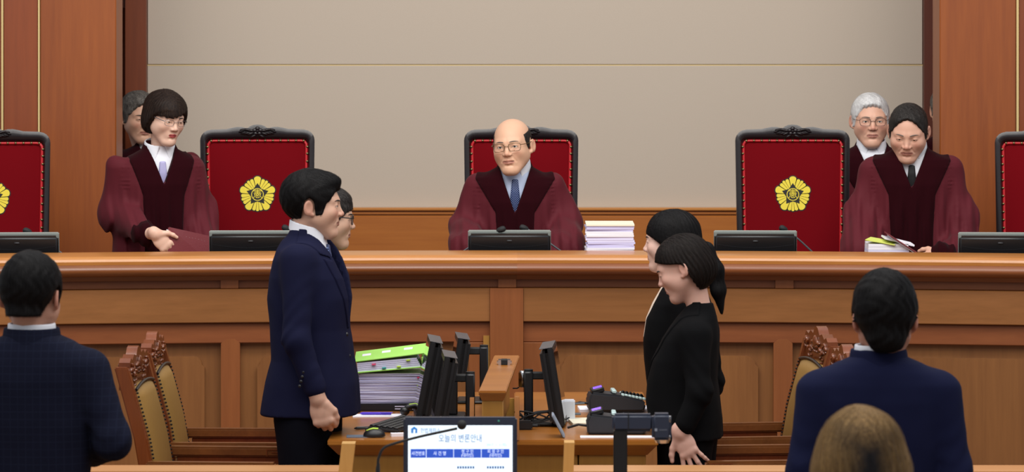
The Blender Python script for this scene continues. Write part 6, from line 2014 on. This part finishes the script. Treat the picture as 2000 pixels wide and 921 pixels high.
# ================================================================== people with their backs to us
def back_suit(p, zN, cx, sw, mat, collar_w, arms, step=.0082, seed=1.0, cy=0.0):
    rows = [(.022, .066, .062, .072), (.0, .082, .07, .085), (-.022, .135, .085, .098), (-.05, sw * .84, .1, .11), (-.085, sw * .98, .112, .118), (-.14, sw, .125, .125), (-.28, sw * .97, .135, .125), (-.45, sw * .9, .13, .115), (-.62, sw * .98, .14, .14), (-.74, sw * 1.03, .145, .15)]
    T = [(zN + r, cx, cy - .02 * min(1, max(0, -r - .1)), w, df, db) for r, w, df, db in rows]
    def base_lo(): return None
    f = jacket(p, T, arms, mat, (cx - sw - .16, cy - .42, zN - .76), (cx + sw + .16, cy + .24, zN + .07), step, seed=seed, n=2.5)
    def col(P):
        x, y, z = P
        r = np.sqrt(((x - cx) / .074) ** 2 + ((y - cy) / .074) ** 2)
        band = np.abs((r - 1 + (z - zN) * 1.2) * .074) - .004
        return smax(smax(band, z - zN - collar_w, .003), zN - .03 - z, .003)
    p.garment('shirt_collar', col, (cx - .12, cy - .12, zN - .05), (cx + .12, cy + .12, zN + collar_w + .02), .0036, 'shirt_white')
    def jc_(P):
        x, y, z = P
        r = np.sqrt(((x - cx) / .086) ** 2 + ((y - cy) / .090) ** 2)
        band = np.abs((r - 1 + (z - zN) * 1.9) * .086) - .0055
        return smax(smax(band, z - zN - .022, .005), zN - .035 - z, .005)
    p.garment('jacket_collar', jc_, (cx - .17, cy - .17, zN - .06), (cx + .17, cy + .17, zN + .04), .005, mat)
    legs(p, zN - .62, cx, cy, mat)
    p.body(lambda P: cap(P, (cx, cy, zN - .1), (cx, cy, zN - .6), .075, .085), (cx - .2, cy - .2, zN - .75), (cx + .2, cy + .2, zN), .018)

K_ = Person('man in a dark checked suit seen from behind at the left edge', 62, 13.3, 0, 176)
zN = K_.loc(62, 652).z
K_.head(62, 581, 0, yaw=-10, pitch=9, scale=1.08, neck=(0, 0, zN - .02), skin='#c0917c', red=.5, step=.005, brow=False, neck_r=.049)
K_.hair('short', 'hair_black', thick=.012, top=.020, nape=.045, strands=2600, slen=.035, line=[(-.13, .07), (-.064, .05), (-.05, .02), (-.026, -.02), (-.006, -.026), (.002, .022), (.018, .033), (.036, .022), (.044, -.02), (.058, -.058), (.13, -.068)])
back_suit(K_, zN, 0, .205, 'suit_check', .036, [([(-.19, .02, zN - .11), (-.27, .06, zN - .33), (-.16, -.22, zN - .40)], [.062, .056, .046]), ([(.19, .02, zN - .11), (.27, .06, zN - .33), (.16, -.22, zN - .40)], [.062, .056, .046])], seed=.3)
K_.finish()
L_ = Person('man in a bright navy suit seen from behind on the right', 1716, 13.2, 0, 178)
zN = L_.loc(1716, 694).z
nx = L_.loc(1726, 600).x
L_.head(1728, 626, -.02, yaw=0, pitch=13, scale=1.10, neck=(nx, 0, zN - .02), skin='#b88672', red=.5, step=.005, brow=False, neck_r=.050)
L_.hair('short', 'hair_black', thick=.016, top=.030, nape=.05, strands=3000, slen=.05, messy=.3, rough=.6, line=[(-.13, .07), (-.064, .05), (-.05, .02), (-.026, -.02), (-.006, -.026), (.002, .018), (.018, .026), (.036, .018), (.044, -.05), (.058, -.10), (.13, -.112)])
back_suit(L_, zN, 0, .213, 'suit_navy_bright', .036, [([(-.195, .01, zN - .115), (-.235, .03, zN - .36), (-.20, -.10, zN - .58)], [.062, .055, .045]), ([(.195, .01, zN - .115), (.235, .03, zN - .36), (.20, -.10, zN - .58)], [.062, .055, .045])], seed=1.9)
L_.finish()
M_ = Person('woman with light brown hair seen from behind at the bottom edge', 1680, 10.3, 0, 180)
zN = M_.loc(1680, 1050).z
M_.head(1680, 905, 0, pitch=8, scale=1.04, neck=(0, 0, zN - .02), skin='#c99a84', step=.006, brow=False, neck_r=.046)
middle_dark('hair_light_brown', M_.hc.z + .125)
M_.hair('bob', 'hair_light_brown', vol=.022, bottom=-.2, bottom2=-.16, open=.064, oh=.112, low=.28, strands=4500, slen=.09, messy=.08, back=.1)
back_suit(M_, zN, 0, .18, 'suit_black', .02, [([(-.165, .02, zN - .11), (-.2, .04, zN - .33), (-.15, -.12, zN - .48)], [.052, .046, .038]), ([(.165, .02, zN - .11), (.2, .04, zN - .33), (.15, -.12, zN - .48)], [.052, .046, .038])], seed=.6, step=.009)
M_.finish()
# ================================================================== folders in the judges' hands
# maroon folder held by the woman judge, standing on the work surface
d0 = 19.50
P0, P1, P2, P3 = at(326, 500, d0), at(432, 500, d0 + .1), at(421, 463, d0 + .1), at(330, 443, d0)
t = thing('maroon_folder', 'maroon leather folder with stamped lettering held by the woman judge', 'folder', ((P0.x + P1.x) / 2, d0 + .05, 1.12))
zb = 1.12
def slab(pts, dy):
    bm = B()
    a = [bm.verts.new(p) for p in pts]; b = [bm.verts.new(Vector(p) + Vector((0, dy, 0))) for p in pts]
    n = len(pts)
    bm.faces.new(a); bm.faces.new(b[::-1])
    for i in range(n): bm.faces.new((a[i], a[(i + 1) % n], b[(i + 1) % n], b[i]))
    return bm
front = [Vector((P0.x, P0.y, zb)), Vector((P1.x, P1.y, zb)), P1, P2, P3]
cv = obj('front_cover', slab(front, .004), 'folder_maroon', t, ang=0)
pg = [v + Vector((-.012, .005, -.012)) for v in front]
for v in pg[:2]: v.z = zb
obj('pages', slab(pg, .014), 'paper', t, ang=0)
bk = [v + Vector((-.006, .02, -.004)) for v in front]
for v in bk[:2]: v.z = zb
obj('back_cover', slab(bk, .004), 'folder_maroon', t, ang=0)
ux = (P2 - P3).normalized()
rot = Matrix(((ux.x, 0, -ux.z), (ux.y, -1, 0), (ux.z, 0, ux.x))).to_4x4()
rnd = random.Random(4)
for f0_, f1_, dz, n_ in ((.32, .78, -.030, 14), (.42, .60, -.092, 9)):
    bm = B()
    for i in range(n_):
        c = P3.lerp(P2, f0_ + (f1_ - f0_) * i / n_) + Vector((0, -.0012, dz)); hh_ = rnd.uniform(.004, .009)
        box(bm, c.x, c.x + .0016, c.y, c.y + .001, c.z - hh_ / 2, c.z + hh_ / 2)
        if i % 2: box(bm, c.x, c.x + .006, c.y, c.y + .001, c.z + hh_ / 2 - .0012, c.z + hh_ / 2)
    tag(obj('stamped_lettering', bm, 'foil', cv, ang=0), kind='stuff')
# stack of papers in front of the judge on the right
dq = 19.43
a0, a1 = at(1694, 0, dq).x, at(1786, 0, dq).x
ztop = at(0, 476, dq).z
t = thing('paper_sheaf', 'thick sheaf of white papers under the open folder of the right judge', 'papers', ((a0 + a1) / 2, dq + .1, 1.12))
n = 10
for i in range(n):
    bm = B(); z0 = 1.12 + (ztop - 1.12) * i / n; z1 = 1.12 + (ztop - 1.12) * (i + 1) / n
    sh = .02 * (i / n)
    box(bm, a0 + sh * .3, a1 - .012 * (n - i) / n - .03 * i / n, dq, dq + .2, z0 + .0004, z1 - .0006); obj('page_bundle', bm, ('paper', 'paper_edge', 'paper')[i % 3], t, ang=0)
bm = B(); Mx = Matrix.Translation((a0 + .06, dq + .1, ztop + .008)) @ Matrix.Rotation(math.radians(-12), 4, 'Z') @ Matrix.Rotation(math.radians(9), 4, 'Y')
box(bm, -.05, .09, -.1, .1, 0, .004, 0, 1, Mx); obj('yellow_sheet', bm, 'paper_lime', t, ang=0)
bm = B(); Mx = Matrix.Translation((a0 + .12, dq + .1, ztop + .012)) @ Matrix.Rotation(math.radians(14), 4, 'Y')
box(bm, -.04, .10, -.1, .1, 0, .008, 0, 1, Mx); obj('loose_sheets', bm, 'paper', t, ang=0)
Pa, Pb = at(1734, 458, dq - .02), at(1795, 497, dq - .02)
t = thing('open_folder', 'thin dark maroon folder leaning across the papers of the right judge', 'folder', (Pb.x, dq, 1.12))
v = (Pb - Pa); Lf = v.length; ang_ = math.atan2(-v.z, v.x)
Mx = Matrix.Translation(Pa) @ Matrix.Rotation(ang_, 4, 'Y')
bm = B(); box(bm, 0, Lf + .03, -.01, .2, -.001, .005, .001, 1, Mx); obj('cover', bm, 'folder_maroon', t, ang=0)
bm = B(); box(bm, .02, Lf + .02, .0, .19, -.006, -.0015, 0, 1, Mx); obj('pages', bm, 'paper', t, ang=0)
